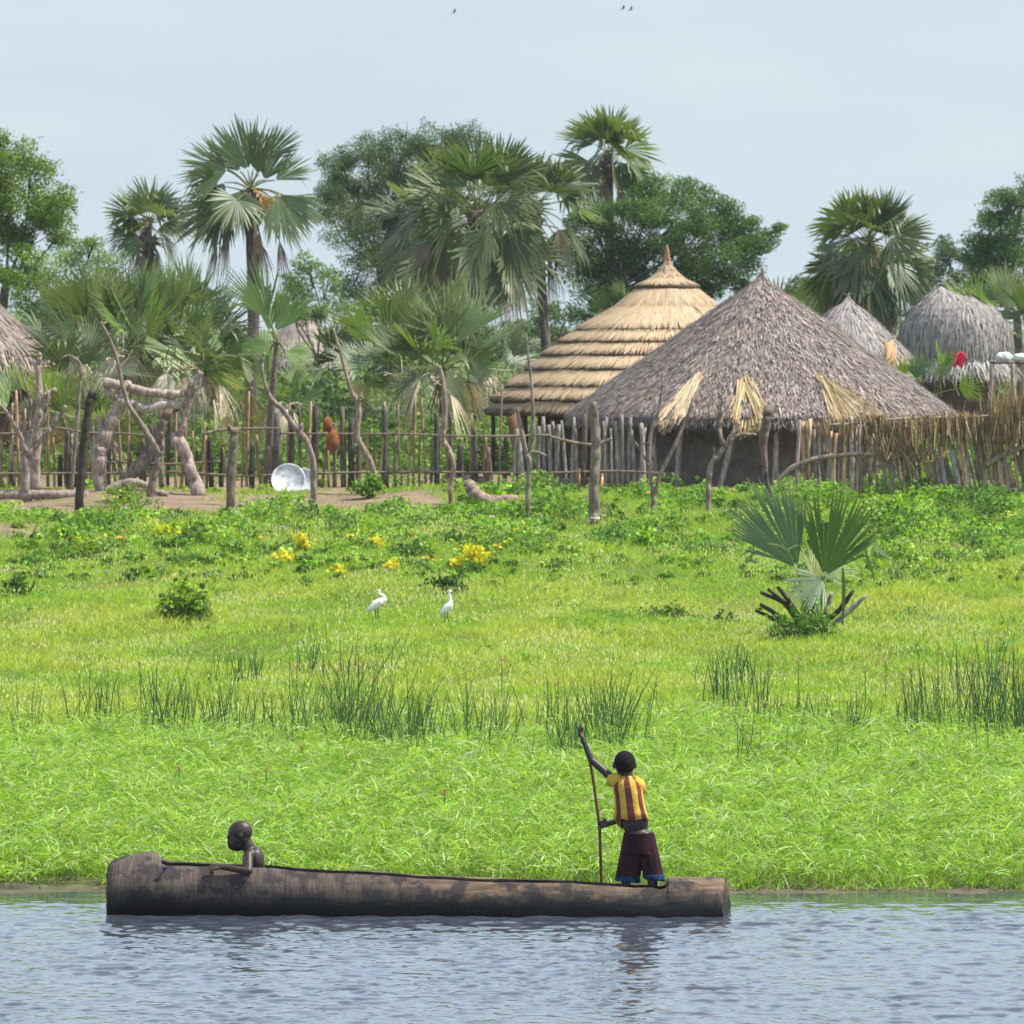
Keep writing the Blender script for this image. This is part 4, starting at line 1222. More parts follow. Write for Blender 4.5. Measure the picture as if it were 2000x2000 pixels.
# gnarled log frame
fr = thing('log_frame', 'gnarled frame of crooked pale tree trunks carrying two horizontal logs', 'wooden frame', at(290, 965, 129.4))
GN = (.31, .255, .225)
for nm, sts, c in [('leg', [[(203, 972, 15), (196, 945, 14), (192, 915, 14), (192, 885, 17), (205, 852, 15), (220, 818, 12.5), (236, 782, 12), (246, 758, 9), (250, 748, 7)], [(196, 880, 12), (186, 876, 9), (184, 868, 6)], [(204, 852, 9), (197, 832, 6), (193, 812, 4.5)], [(234, 780, 8), (218, 772, 7.5), (206, 758, 6)]], GN),
                   ('leg', [[(390, 968, 15), (378, 935, 13), (366, 900, 12), (356, 872, 12), (346, 854, 12)], [(345, 852, 12), (344, 864, 11), (346, 872, 8)], [(350, 852, 7), (357, 832, 6), (363, 805, 7), (369, 782, 8), (376, 762, 9), (386, 740, 8), (392, 727, 6.5)]], GN),
                   ('leg', [[(240, 948, 11), (258, 925, 13), (280, 902, 14), (298, 878, 12), (310, 850, 11), (318, 826, 10), (330, 806, 8), (352, 796, 6)], [(300, 880, 8), (312, 900, 7), (316, 950, 6)]], (.20, .16, .14)),
                   ('crossbeam', [[(202, 747, 9.5), (228, 751, 9.5), (262, 760, 8.5), (298, 767, 9), (330, 770, 8.5), (356, 768, 8.5), (372, 756, 9), (388, 735, 8)]], (.34, .275, .24)),
                   ('crossbeam', [[(248, 783, 6), (264, 790, 7.5), (282, 798, 8.5), (306, 794, 9), (330, 789, 9), (354, 790, 8.5)]], (.38, .34, .32))]:
    mb = MB()
    for st in sts:
        pxtube(mb, st, 129.4 + (.25 if c == (.20, .16, .14) else 0), max(10, len(st) * 4), 10, c, .16, .04)
    mb.build(nm, M['bark'], fr)

LG = 'logs lying along the foot of the fence'
branchy('fallen_log', 'long straight grey log lying on bare earth at the left edge', 'log', 128.6, [[(-60, 966, 9), (30, 966, 9.5), (110, 967, 10), (172, 968, 9)]], (.25, .205, .18), LG)
branchy('fallen_log', 'thin arched log lying under the gnarled frame', 'log', 128.9, [[(205, 962, 8), (230, 948, 8), (258, 942, 8), (284, 948, 7), (305, 960, 6), (328, 966, 5)]], (.26, .22, .195), LG)
branchy('fallen_log', 'thick bent log lying on the earth between two wavy saplings', 'log', 126.5, [[(916, 945, 11), (926, 962, 14), (945, 978, 15), (968, 980, 13), (990, 978, 12), (1012, 976, 10)], [(990, 978, 7), (1010, 980, 7), (1026, 972, 6)]], (.27, .20, .165), LG)

# pole screen with dry palm fronds on the right
DS = 127.2
scr = thing('pole_screen', 'close set screen of crooked poles with dry brown palm fronds hung along its top', 'fence', gp(1790, DS))
rng = np.random.default_rng(303); random.seed(303)
x = 1562.0; k = 0
PC = [(.46, .32, .22), (.38, .28, .22), (.54, .37, .23), (.32, .265, .24), (.38, .35, .34), (.24, .18, .14)]
while x < 2125 and k < 92:
    sparse = x < 1725
    top = rng.uniform(812, 850) if sparse else rng.uniform(830, 905)
    bot = 995 + rng.uniform(-3, 6)
    ln = rng.normal(0, 5) + (0 if sparse else 26 * min(1, (x - 1725) / 70.))
    r = rng.uniform(3.0, 6.2)
    mb = MB()
    pxtube(mb, [(x, top, r * .85), (x + ln * .5 + rng.normal(0, 3), (top + bot) / 2, r), (x + ln, bot, r * 1.05)], DS + rng.uniform(-.09, .09), 9, 7, np.array(PC[rng.integers(0, 6)]) * rng.uniform(.8, 1.2), .14, .015)
    mb.build('pole', M['bark'], scr)
    x += rng.uniform(5, 11) if sparse else rng.uniform(4.5, 8.5)
    k += 1
for pts in [[(1520, 938, 4), (1545, 915, 5), (1572, 902, 5), (1605, 893, 4.6), (1650, 888, 4.2), (1690, 886, 3.6), (1735, 890, 2.6)], [(1575, 970, 3), (1595, 975, 4), (1630, 982, 4.4), (1660, 983, 4), (1684, 972, 3.4), (1702, 958, 2.4)],
            [(1792, 968, 3), (1812, 960, 4), (1828, 964, 4), (1848, 968, 4), (1880, 960, 4), (1925, 956, 4), (1990, 956, 3.6), (2060, 950, 3)], [(1600, 832, 3), (1680, 826, 3), (1760, 818, 3), (1900, 814, 3), (2060, 806, 3)], [(1925, 908, 6), (1960, 888, 6), (2000, 872, 5), (2030, 862, 4)]]:
    mb = MB()
    pxtube(mb, pts, DS - .2, 22, 7, (.33, .265, .21), .13, .015)
    mb.build('rail', M['bark'], scr)


def dry_bunch(cx, cy, n, lx, ly, length, ang, spread, col, w=.03, name='dry_frond', d=DS - .22):
    """a bunch of dry fronds hung on the screen; ang = direction in the picture plane (0 = down)"""
    mb = MB()
    c = at(cx, cy, d)
    pos = np.stack([c.x + rng.normal(0, lx / S(d), n), c.y + rng.normal(0, .06, n), c.z + rng.normal(0, ly / S(d), n)], 1)
    a = ang + rng.normal(0, spread * .55, n)
    dv = unit(np.stack([np.sin(a), rng.normal(0, .22, n), -np.cos(a)], 1))
    sd = unit(np.stack([np.cos(a) * rng.uniform(.4, 1, n), rng.normal(0, .6, n), np.sin(a)], 1))
    L = length * (.56 if abs(ang) < 1.5 else 1) * rng.uniform(.45, 1.2, n)
    strips(mb, pos, dv, sd, L, w * rng.uniform(.5, 1.4, n), np.stack([0 * L, rng.normal(0, .05, n), -.12 * L], 1), vary(np.array(col)[rng.integers(0, len(col), n)], n, .25, .06, rng), 3, .3)
    mb.build(name, M['straw'], scr)


DB = [(.33, .22, .12), (.24, .16, .09), (.42, .31, .18), (.15, .10, .065), (.36, .23, .11)]
for (cx, cy, n, lx, ly, L, a, sp) in [(1612, 822, 40, 10, 4, .45, .05, .2), (1655, 825, 40, 12, 4, .4, -.1, .25), (1705, 815, 70, 14, 5, .6, .15, .25), (1735, 830, 120, 14, 10, .75, .1, .35), (1765, 850, 130, 14, 14, .7, .35, .4),
                                      (1790, 822, 130, 14, 6, .85, -.05, .2), (1822, 818, 130, 15, 5, .9, -.05, .18), (1856, 816, 130, 15, 5, .85, .0, .18), (1888, 812, 120, 14, 5, .95, .08, .18), (1740, 885, 60, 16, 8, .5, -.9, .4), (1800, 885, 60, 18, 8, .5, -.8, .5),
                                      (1925, 830, 130, 16, 14, .8, .05, .25), (1960, 815, 150, 18, 16, .9, -.02, .22), (1998, 800, 170, 20, 20, 1.0, .05, .22), (2040, 800, 150, 22, 16, 1.0, .0, .22), (2085, 800, 120, 22, 14, 1.0, .0, .22)]:
    dry_bunch(cx, cy, n, lx, ly, L, a, sp, DB)
for (cx, cy, n, a) in [(1952, 860, 130, math.pi - .05), (1985, 850, 120, math.pi + .12), (2025, 850, 110, math.pi - .1), (1880, 850, 50, math.pi + .1), (1700, 850, 20, math.pi - .3)]:
    dry_bunch(cx, cy, n, 15, 14, 1.0 if cx > 1900 else .55, a, .16, DB, .02)

# ------------------------------------------------------------------ things about the fence
def lathe_obj(name, prof, seg, col, mat, parent=None, center=(0, 0, 0), rot=None, smooth=True):
    mb = MB()
    a = np.arange(seg) / seg * 2 * math.pi
    V = np.concatenate([np.stack([np.cos(a) * r, np.sin(a) * r, np.full(seg, z)], 1) for r, z in prof])
    if rot is not None:
        V = V @ np.array(rot.to_3x3()).T
    V = V + np.array(center)
    k = np.arange(seg)
    Q = np.concatenate([np.stack([i * seg + k, i * seg + (k + 1) % seg, (i + 1) * seg + (k + 1) % seg, (i + 1) * seg + k], 1) for i in range(len(prof) - 1)])
    mb.add(V, Q, None, col)
    return mb.build(name, M[mat], parent, smooth, None if parent else center)


M['enamel'] = noise_mat('worn_enamel', (.28, .27, .27), (.62, .64, .68), 9, (1, 1, 1), .45, .08, lo=.34, hi=.52, spec=.5)
for (px, r, d, lab) in [(563, 33.5, 130.2, 'big round worn white metal tray leaning on the fence'), (592, 26, 130.45, 'smaller pale blue white tray half hidden behind the big round tray')]:
    R_ = r / S(d)
    g = gp(px, d)
    o = thing('metal_tray', lab, 'tray', g, 'round metal trays leaning on the fence')
    rot = Matrix.Rotation(R(68), 4, 'X')
    lathe_obj('dish', [(.001, .0), (R_ * .85, .0), (R_ * .93, .035), (R_, .045), (R_, .033), (R_ * .94, .02), (R_ * .86, -.012), (.001, -.012)], 48, (.5, .5, .5), 'enamel', o, (g.x, g.y, g.z + R_ * .62), rot)

M['rust'] = noise_mat('rusty_iron', (.11, .045, .022), (.33, .125, .045), 12, (1, 1, 1), .9, .4)
for pts, dd, lab in [([(631, 820), (640, 812), (648, 818), (651, 838), (646, 846), (631, 842)], 130.7, 'small dark rusty metal sheet hung at the top of a fence stick'),
                     ([(640, 850), (650, 836), (658, 842), (663, 862), (660, 878), (650, 884), (639, 878), (636, 864)], 130.62, 'round rusty orange metal sheet hanging under the dark rusty one')]:
    c = at(sum(p[0] for p in pts) / len(pts), sum(p[1] for p in pts) / len(pts), dd)
    mb = MB(); n = len(pts)
    Vf = [at(p[0], p[1], dd + random.uniform(-.05, .03)) for p in pts] + [c + Vector((0, -.05, 0))]
    Vb = [v + Vector((0, .02, 0)) for v in Vf]
    T = [[i, (i + 1) % n, n] for i in range(n)] + [[(i + 1) % n + n + 1, i + n + 1, 2 * n + 1] for i in range(n)]
    Q = [[i, i + n + 1, (i + 1) % n + n + 1, (i + 1) % n] for i in range(n)]
    mb.add(Vf + Vb, Q, T, (.5, .5, .5))
    tag(mb.build('rusty_sheet', M['rust'], origin=c), lab, 'metal sheet', 'rusty sheets hung on the fence')

for (px, d, r, h, c, lab) in [(878, 134.0, .20, .30, (.05, .045, .045), 'black round cooking pot on the ground left of its larger neighbour behind the fence'), (905, 134.4, .30, .36, (.045, .045, .05), 'largest black cooking pot on the ground behind the fence'), (940, 133.8, .24, .34, (.06, .05, .048), 'dark cooking pot behind the fence near the bent log')]:
    g = gp(px, d)
    o = thing('cooking_pot', lab, 'cooking pot', g, 'dark pots behind the fence')
    lathe_obj('body', [(.01, 0), (r * .6, .02), (r * .95, h * .3), (r, h * .55), (r * .86, h * .85), (r * .72, h * .95), (r * .8, h), (r * .74, h), (r * .6, h * .9), (.01, h * .3)], 24, c, 'plain', o, tuple(g))
    lathe_obj('lid', [(.01, h * 1.12), (r * .12, h * 1.11), (r * .12, h * 1.05), (r * .72, h * 1.0), (r * .7, h * .96)], 20, (.22, .20, .19), 'plain', o, tuple(g))
for i, (px, d, r, lab) in enumerate([(1070, 132.4, .06, 'brightest small white bowl on the ground behind the fence'), (1101, 132.6, .055, 'small white bowl on the ground near the stout post'), (1048, 132.2, .045, 'smallest pale bowl on the ground behind the fence')]):
    g = gp(px, d)
    o = lathe_obj('bowl', [(.01, 0.005), (r * .55, 0), (r * .95, r * .8), (r * 1.02, r * 1.25), (r * .96, r * 1.25), (r * .85, r * .8), (.01, r * .4)], 18, (.75, .73, .72), 'plain', None, tuple(g + Vector((0, 0, .02))))
    tag(o, lab, 'bowl', 'small white bowls behind the fence')

M['yellow_plastic'] = noise_mat('yellow_plastic', (.50, .24, .03), (.66, .34, .05), 6, (1, 1, 1), .5, .05, spec=.4)


def boxm(mb, c, s, col=(.5, .5, .5), taper=1.0):
    x, y, z = s[0] / 2, s[1] / 2, s[2] / 2
    V = [(c[0] + sx * x * (taper if sz > 0 else 1), c[1] + sy * y * (taper if sz > 0 else 1), c[2] + sz * z) for sz in (-1, 1) for sx, sy in ((-1, -1), (1, -1), (1, 1), (-1, 1))]
    mb.add(V, [[3, 2, 1, 0], [4, 5, 6, 7], [0, 1, 5, 4], [1, 2, 6, 5], [2, 3, 7, 6], [3, 0, 4, 7]], None, col)


for (px, d, lab) in [(1134, 132.8, 'yellow jerrycan standing behind the fence left of the stout post'), (1171, 132.6, 'yellow jerrycan partly hidden behind the stout post')]:
    g = gp(px, d)
    o = thing('jerrycan', lab, 'jerrycan', g, 'yellow jerrycans behind the fence')
    mb = MB()
    boxm(mb, (g.x, g.y, g.z + .17), (.20, .16, .34)); boxm(mb, (g.x, g.y, g.z + .365), (.19, .15, .05), taper=.7)
    mb.build('body', M['yellow_plastic'], o)
    mb = MB()
    tube(mb, smooth_path([(g.x - .06, g.y, g.z + .38), (g.x - .05, g.y, g.z + .44), (g.x + .03, g.y, g.z + .44), (g.x + .05, g.y, g.z + .38)], 9), .014, 6, (.5, .5, .5))
    mb.build('handle', M['yellow_plastic'], o)
    mb = MB(); tube(mb, [(g.x + .075, g.y, g.z + .37), (g.x + .08, g.y, g.z + .43)], .024, 8, (.08, .07, .06))
    mb.build('cap', M['plain'], o)

# brown plank leaning under the golden eave
c = at(1003, 850, 140.4)
mb = MB()
V = [at(990, 818, 140.4), at(1014, 800, 140.4), at(1016, 880, 140.4), at(1000, 880, 140.4)]
Vb = [v + Vector((.0, .05, 0)) for v in V]
mb.add(V + Vb, [[3, 2, 1, 0], [4, 5, 6, 7], [0, 1, 5, 4], [1, 2, 6, 5], [2, 3, 7, 6], [3, 0, 4, 7]], None, (.22, .115, .06))
tag(mb.build('plank', M['wood'], origin=c), 'reddish brown board fixed under the left eave of the golden hut', 'board')
# tan boards beside the far hut
o = thing('board_stack', 'narrow bundle of upright tan boards between the grey roof and the haystack hut', 'boards', gp(1738, 162))
for i, (px, t, b, w) in enumerate([(1731, 668, 760, 7), (1738, 664, 760, 7), (1744, 676, 760, 6), (1758, 700, 760, 5)]):
    mb = MB()
    p0, p1 = at(px, t, 162), at(px + 4, b, 162)
    boxm(mb, ((p0.x + p1.x) / 2, 162 + .03 * i, (p0.z + p1.z) / 2), (w * 2 / S(162) * .9, .03, p0.z - p1.z), (.50, .33, .18))
    mb.build('board', M['wood'], o)

# platforms, sacks and the red cloth near the haystack hut
for (px, d, w, lab) in [(1957, 160, 20, 'rough raised platform of dark poles carrying the white sack'), (2002, 161, 20, 'rough raised platform cut off by the right edge')]:
    o = thing('raised_platform', lab, 'platform', gp(px, d), 'raised pole platforms')
    for dx, dy in ((-w, -.2), (w, -.2), (-w, .25), (w, .25)):
        mb = MB(); pxtube(mb, [(px + dx * 1.25, 800, 4.5), (px + dx * 1.05, 750, 4.5), (px + dx, 706, 4)], d + dy, 6, 7, (.30, .25, .22), .12, .01)
        mb.build('leg', M['bark'], o)
    for k in range(7):
        mb = MB(); pxtube(mb, [(px - w - 4, 708 + (k % 2), 2.6), (px + w + 4, 708, 2.6)], d - .3 + k * .1, 4, 6, (.12, .10, .09), .12, .005)
        mb.build('slat', M['bark'], o)


def blob(name, c, rad, col, mat, seed, lumps=.12, parent=None, seg=28):
    rng2 = np.random.default_rng(seed)
    mb = MB(); V = []; n = seg // 2
    th = np.linspace(0, math.pi, n); a = np.arange(seg) / seg * 2 * math.pi
    ph = rng2.uniform(0, 6.28, 6)
    for t in th:
        d = np.stack([np.sin(t) * np.cos(a), np.sin(t) * np.sin(a), np.full(seg, np.cos(t))], 1)
        f = 1 + lumps * (np.sin(3 * d[:, 0] * 2 + ph[0]) + np.sin(4 * d[:, 2] * 2 + ph[1] + d[:, 0] * 3) + .6 * np.sin(9 * d[:, 0] + ph[2] + 5 * d[:, 2])) * .5
        V.append(np.array(c) + d * f[:, None] * np.array(rad))
    k = np.arange(seg)
    Q = np.concatenate([np.stack([i * seg + k, (i + 1) * seg + k, (i + 1) * seg + (k + 1) % seg, i * seg + (k + 1) % seg], 1) for i in range(n - 1)])
    mb.add(np.concatenate(V), Q, None, col)
    return mb.build(name, M[mat], parent, True, None if parent else c)


c = at(1962, 697, 160)
tag(blob('sack', (c.x, c.y, c.z), (.21, .16, .125), (.78, .80, .80), 'plain', 4), 'bright white sack lying on the raised platform', 'sack', 'sacks on the platforms')
c = at(1992, 699, 161)
tag(blob('sack', (c.x, c.y, c.z), (.19, .15, .115), (.60, .68, .55), 'plain', 5), 'pale greenish sack on the platform at the right edge', 'sack', 'sacks on the platforms')
mb = MB()
cl = at(1872, 702, 158)
ux = np.linspace(-1, 1, 13); uz = np.linspace(0, 1, 9)
V = []
for zz in uz:
    for xx in ux:
        w = 17 * (1 - .35 * zz)
        V.append((cl.x + xx * w / S(158) - zz * .05, cl.y + .05 * math.sin(xx * 7 + zz * 2), cl.z + .165 - zz * .33 - .04 * xx * xx + .03 * math.sin(xx * 5)))
Q = [[j * 13 + i, j * 13 + i + 1, (j + 1) * 13 + i + 1, (j + 1) * 13 + i] for j in range(8) for i in range(12)]
V2 = [(v[0], v[1] + .012, v[2]) for v in V]; nV = len(V)
ed = [i for i in range(13)] + [13 * j + 12 for j in range(1, 9)] + [13 * 8 + i for i in range(11, -1, -1)] + [13 * j for j in range(7, 0, -1)]
Q += [[q[3] + nV, q[2] + nV, q[1] + nV, q[0] + nV] for q in Q] + [[ed[i], ed[i] + nV, ed[(i + 1) % len(ed)] + nV, ed[(i + 1) % len(ed)]] for i in range(len(ed))]
mb.add(V + V2, Q, None, (.62, .03, .075))
tag(mb.build('red_cloth', M['plain'], smooth=True, origin=cl), 'crumpled bright red cloth hanging in front of the haystack hut', 'cloth')
# ------------------------------------------------------------------ dugout canoe
DBM = 63.85


def dbx(px):                                  # distance of the canoe's axis below picture column px
    return DBM - math.tan(R(3.3)) * ((px - 815) / F * DBM)


m, nt, p, out = new_mat('dugout_wood')
L_ = nt.links
tc = nt.nodes.new("ShaderNodeTexCoord")
sep = nt.nodes.new("ShaderNodeSeparateXYZ"); L_.new(tc.outputs['Object'], sep.inputs[0])


def noise_n(scale, st, det=6, rough=.65):
    mp = nt.nodes.new("ShaderNodeMapping"); mp.inputs['Scale'].default_value = st
    L_.new(tc.outputs['Object'], mp.inputs[0])
    n = nt.nodes.new("ShaderNodeTexNoise"); n.inputs['Scale'].default_value = scale; n.inputs['Detail'].default_value = det; n.inputs['Roughness'].default_value = rough
    L_.new(mp.outputs[0], n.inputs['Vector'])
    return n


def ramp_n(src, stops):
    r = nt.nodes.new("ShaderNodeValToRGB")
    for i, (t, c) in enumerate(stops):
        e = r.color_ramp.elements[i] if i < 2 else r.color_ramp.elements.new(t)
        e.position = t; e.color = (*c, 1)
    L_.new(src, r.inputs[0])
    return r


def mix_n(f, a, b, blend='MIX'):
    g = nt.nodes.new("ShaderNodeMix"); g.data_type = 'RGBA'; g.blend_type = blend
    if isinstance(f, (int, float)): g.inputs[0].default_value = f
    else: L_.new(f, g.inputs[0])
    L_.new(a, g.inputs[6]); L_.new(b, g.inputs[7])
    return g.outputs[2]


def map_n(src, a, b, lo=0., hi=1.):
    r = nt.nodes.new("ShaderNodeMapRange"); r.inputs[1].default_value = a; r.inputs[2].default_value = b; r.inputs[3].default_value = lo; r.inputs[4].default_value = hi
    L_.new(src, r.inputs[0])
    return r.outputs[0]


rings_c = ramp_n(noise_n(14, (3.2, .35, .35)).outputs['Fac'], [(.30, (.05, .038, .031)), (.72, (.18, .13, .10)), (.5, (.10, .074, .058))])
grain_c = ramp_n(noise_n(9, (.35, 2.2, 2.6)).outputs['Fac'], [(.28, (.06, .04, .028)), (.70, (.27, .18, .11)), (.5, (.14, .094, .06))])
body_c = mix_n(map_n(sep.outputs['X'], -.9, .5), rings_c.outputs[0], grain_c.outputs[0])
blot = ramp_n(noise_n(4.2, (1, 1, 1.2), 5).outputs['Fac'], [(.48, (0, 0, 0)), (.56, (1, 1, 1))])
dark = nt.nodes.new("ShaderNodeRGB"); dark.outputs[0].default_value = (.032, .028, .028, 1)
bl2 = nt.nodes.new("ShaderNodeMath"); bl2.operation = 'MULTIPLY'; bl2.inputs[1].default_value = .9; L_.new(blot.outputs[0], bl2.inputs[0])
body_c = mix_n(bl2.outputs[0], body_c, dark.outputs[0])
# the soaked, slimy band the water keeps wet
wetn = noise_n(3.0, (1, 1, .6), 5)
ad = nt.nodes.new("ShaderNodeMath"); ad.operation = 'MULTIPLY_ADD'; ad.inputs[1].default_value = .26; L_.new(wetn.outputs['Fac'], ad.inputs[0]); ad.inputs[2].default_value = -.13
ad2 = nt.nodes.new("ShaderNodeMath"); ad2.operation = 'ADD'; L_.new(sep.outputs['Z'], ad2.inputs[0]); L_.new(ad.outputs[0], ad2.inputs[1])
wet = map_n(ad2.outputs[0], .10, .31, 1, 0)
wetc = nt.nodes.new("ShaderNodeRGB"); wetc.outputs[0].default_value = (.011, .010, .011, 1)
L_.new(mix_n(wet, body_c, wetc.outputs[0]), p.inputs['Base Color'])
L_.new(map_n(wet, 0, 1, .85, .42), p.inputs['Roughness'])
p.inputs['Specular IOR Level'].default_value = .3
bp = nt.nodes.new("ShaderNodeBump"); bp.inputs['Strength'].default_value = .6; bp.inputs['Distance'].default_value = .012
mh = nt.nodes.new("ShaderNodeMath"); mh.operation = 'ADD'
L_.new(noise_n(22, (2.2, .5, .5)).outputs['Fac'], mh.inputs[0]); L_.new(noise_n(12, (.3, 2, 2)).outputs['Fac'], mh.inputs[1])
L_.new(mh.outputs[0], bp.inputs['Height']); L_.new(bp.outputs[0], p.inputs['Normal'])
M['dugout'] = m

rng = np.random.default_rng(9); random.seed(9)
canoe = thing('dugout_canoe', 'long dark dugout canoe hollowed from one log, floating on the river', 'canoe', Vector(((815 - 1000) / F * DBM, DBM, 0)))
stat = [211, 213, 217, 224, 236, 250, 265, 280, 292, 302, 308, 314, 322, 332, 345, 365, 390, 420, 450, 490, 530, 580, 640, 700, 760, 820, 880, 940, 1000, 1060, 1110, 1160, 1200, 1240, 1270, 1288, 1296, 1301, 1306, 1314, 1330, 1350, 1372, 1392, 1408, 1417, 1420]
NA = 44
XS = [212, 300, 345, 520, 700, 900, 1100, 1280, 1306, 1330, 1419]
RS = [.335, .376, .360, .345, .326, .312, .300, .289, .293, .299, .290]
ZC = [.195, .207, .19, .165, .14, .115, .09, .068, .069, .074, .075]
GP = [(310, 1683), (330, 1690), (380, 1693), (430, 1695), (520, 1697), (700, 1709), (900, 1721), (1100, 1727), (1200, 1731), (1288, 1737), (1304, 1735)]
outer, inner = [], []
for i, px in enumerate(stat):
    d = dbx(px); cx = (px - 1000) / F * d
    r = float(np.interp(px, XS, RS)); zc = float(np.interp(px, XS, ZC))
    if px < 224: r *= {211: .80, 213: .90, 217: .96}[px] if px in (211, 213, 217) else 1
    if px >= 1417: r *= {1417: .985, 1420: .955}[px]
    opened = 311 < px < 1303
    if opened:
        py = float(np.interp(px, [g[0] for g in GP], [g[1] for g in GP]))
        zg = CH - (py - HOR) / F * (d - .27) + rng.normal(0, .004)
        cosf = max(-.95, min(.985, (zg - zc) / r))
        phi = math.acos(cosf)
    else:
        phi = 1e-3
        if px < 311:                           # rough top of the bow block: rises towards its inner end
            zc += float(np.interp(px, [212, 236, 280, 300, 311], [-.03, -.015, .012, .015, -.02]))
    fs = phi + (2 * math.pi - 2 * phi) * np.linspace(0, 1, NA)
    w = 1 + .016 * np.sin(3 * fs + px * .011) + .012 * np.sin(5 * fs - px * .021 + 1) + .010 * np.sin(2 * fs + px * .05) + rng.normal(0, .005, NA)
    # near side is -y
    oy = -np.sin(fs) * r * w; oz = np.cos(fs) * r * w + zc
    sl = max(0.0, (px - 1372) / 48.0)                            # the stern is cut a little aslant
    ox = cx + sl * (.17 * oy - .05 * (oz - zc)) + (rng.normal(0, .006, NA) if px in (211, 1420) else 0)
    yo = d + oy
    outer.append(np.stack([np.broadcast_to(ox, (NA,)), yo, oz], 1))
    if opened:
        ri = r - .042
        fi = np.clip(fs, phi, 2 * math.pi - phi)
        iy = -np.sin(fi) * ri; iz = np.maximum(np.cos(fi) * ri + zc, .0)
        iz[0] = iz[-1] = oz[0] - .004
        iz = np.minimum(iz, oz[0] - .004)
        inner.append((i, np.stack([np.full(NA, cx), d + iy, iz], 1)))
mb = MB()
nO = len(outer)
V = np.concatenate(outer)
k = np.arange(NA - 1)
Q = np.concatenate([np.stack([i * NA + k, (i + 1) * NA + k, (i + 1) * NA + k + 1, i * NA + k + 1], 1) for i in range(nO - 1)])
iI = [i for i, _ in inner]; offI = len(V)
V = np.vstack([V] + [a for _, a in inner])
nI = len(inner)
Qi = np.concatenate([np.stack([offI + j * NA + k, offI + j * NA + k + 1, offI + (j + 1) * NA + k + 1, offI + (j + 1) * NA + k], 1) for j in range(nI - 1)])
rim = []
for j in range(nI - 1):
    a, b = iI[j], iI[j + 1]
    rim += [[a * NA, offI + j * NA, offI + (j + 1) * NA, b * NA], [a * NA + NA - 1, b * NA + NA - 1, offI + (j + 1) * NA + NA - 1, offI + j * NA + NA - 1]]
T = []
cc = len(V); extra = []
for (oi, j, blk) in ((iI[0], 0, iI[0] - 1), (iI[-1], nI - 1, iI[-1] + 1)):
    ctr = inner[j][1].mean(0); extra.append(ctr); c_ = cc + len(extra) - 1
    ring = [oi * NA] + [offI + j * NA + q for q in range(NA)] + [oi * NA + NA - 1]
    T += [[ring[q], ring[q + 1], c_] for q in range(len(ring) - 1)]
    T += [[oi * NA, oi * NA + NA - 1, c_], [blk * NA, oi * NA, oi * NA + NA - 1], [blk * NA, blk * NA + NA - 1, oi * NA + NA - 1]]
for oi, dx in ((0, .0), (nO - 1, -.03)):
    ctr = outer[oi].mean(0) + np.array([dx, 0, 0]); extra.append(ctr); c_ = cc + len(extra) - 1
    T += [[oi * NA + q, oi * NA + q + 1, c_] for q in range(NA - 1)]
V = np.vstack([V, np.array(extra)])
mb.add(V, np.vstack([Q, Qi, np.array(rim)]), T, (.5, .5, .5))
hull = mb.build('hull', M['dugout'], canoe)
me = hull.data
bm = bmesh.new(); bm.from_mesh(me); bmesh.ops.recalc_face_normals(bm, faces=bm.faces); bm.to_mesh(me); bm.free()
me.polygons.foreach_set("use_smooth", np.ones(len(me.polygons), bool))
me.set_sharp_from_angle(angle=R(38))
# scrap of blue cord caught on the bow
mb = MB()
c = at(322, 1697, dbx(322) - .335)
tube(mb, smooth_path([tuple(c + Vector((-.045, .02, -.06))), tuple(c + Vector((-.02, -.01, -.03))), tuple(c)], 6), .005, 5, (.02, .035, .12))
ctr = c
for k_ in range(3):
    a = .5 + k_ * 1.9
    tube(mb, [c, c + Vector((math.cos(a) * .03, -.012, math.sin(a) * .028))], [.012, .008], 6, (.02, .035, .14))
tag(mb.build('cord', M['plain'], canoe), 'scrap of dark blue cord')


# ------------------------------------------------------------------ people
M['skin'] = noise_mat('dark_skin', (.026, .0155, .012), (.042, .026, .020), 14, (1, 1, 1), .48, .15, spec=.42)
M['hair'] = noise_mat('short_hair', (.006, .005, .005), (.014, .012, .011), 90, (1, 1, 1), .9, .8, spec=.15, bdist=.006)
M['dark'] = noise_mat('dark_eye', (.01, .008, .008), (.016, .012, .012), 10, (1, 1, 1), .3, 0)


def capsule(mb, p0, p1, r0, r1, seg=14, flat=None):
    p0, p1 = Vector(p0), Vector(p1)
    d = (p1 - p0); L = d.length
    d = d.normalized() if L > 1e-6 else Vector((0, 0, 1))
    P, rr = [], []
    for t in (-.999, -.94, -.78, -.5, -.2):
        P.append(p0 + d * (r0 * t)); rr.append(r0 * math.sqrt(max(1e-6, 1 - t * t)))
    for t in np.linspace(0, 1, 6):
        P.append(p0.lerp(p1, t)); rr.append(r0 + (r1 - r0) * t)
    for t in (.2, .5, .78, .94, .999):
        P.append(p1 + d * (r1 * t)); rr.append(r1 * math.sqrt(max(1e-6, 1 - t * t)))
    tube(mb, P, rr, seg, (.5, .5, .5), 0, True)


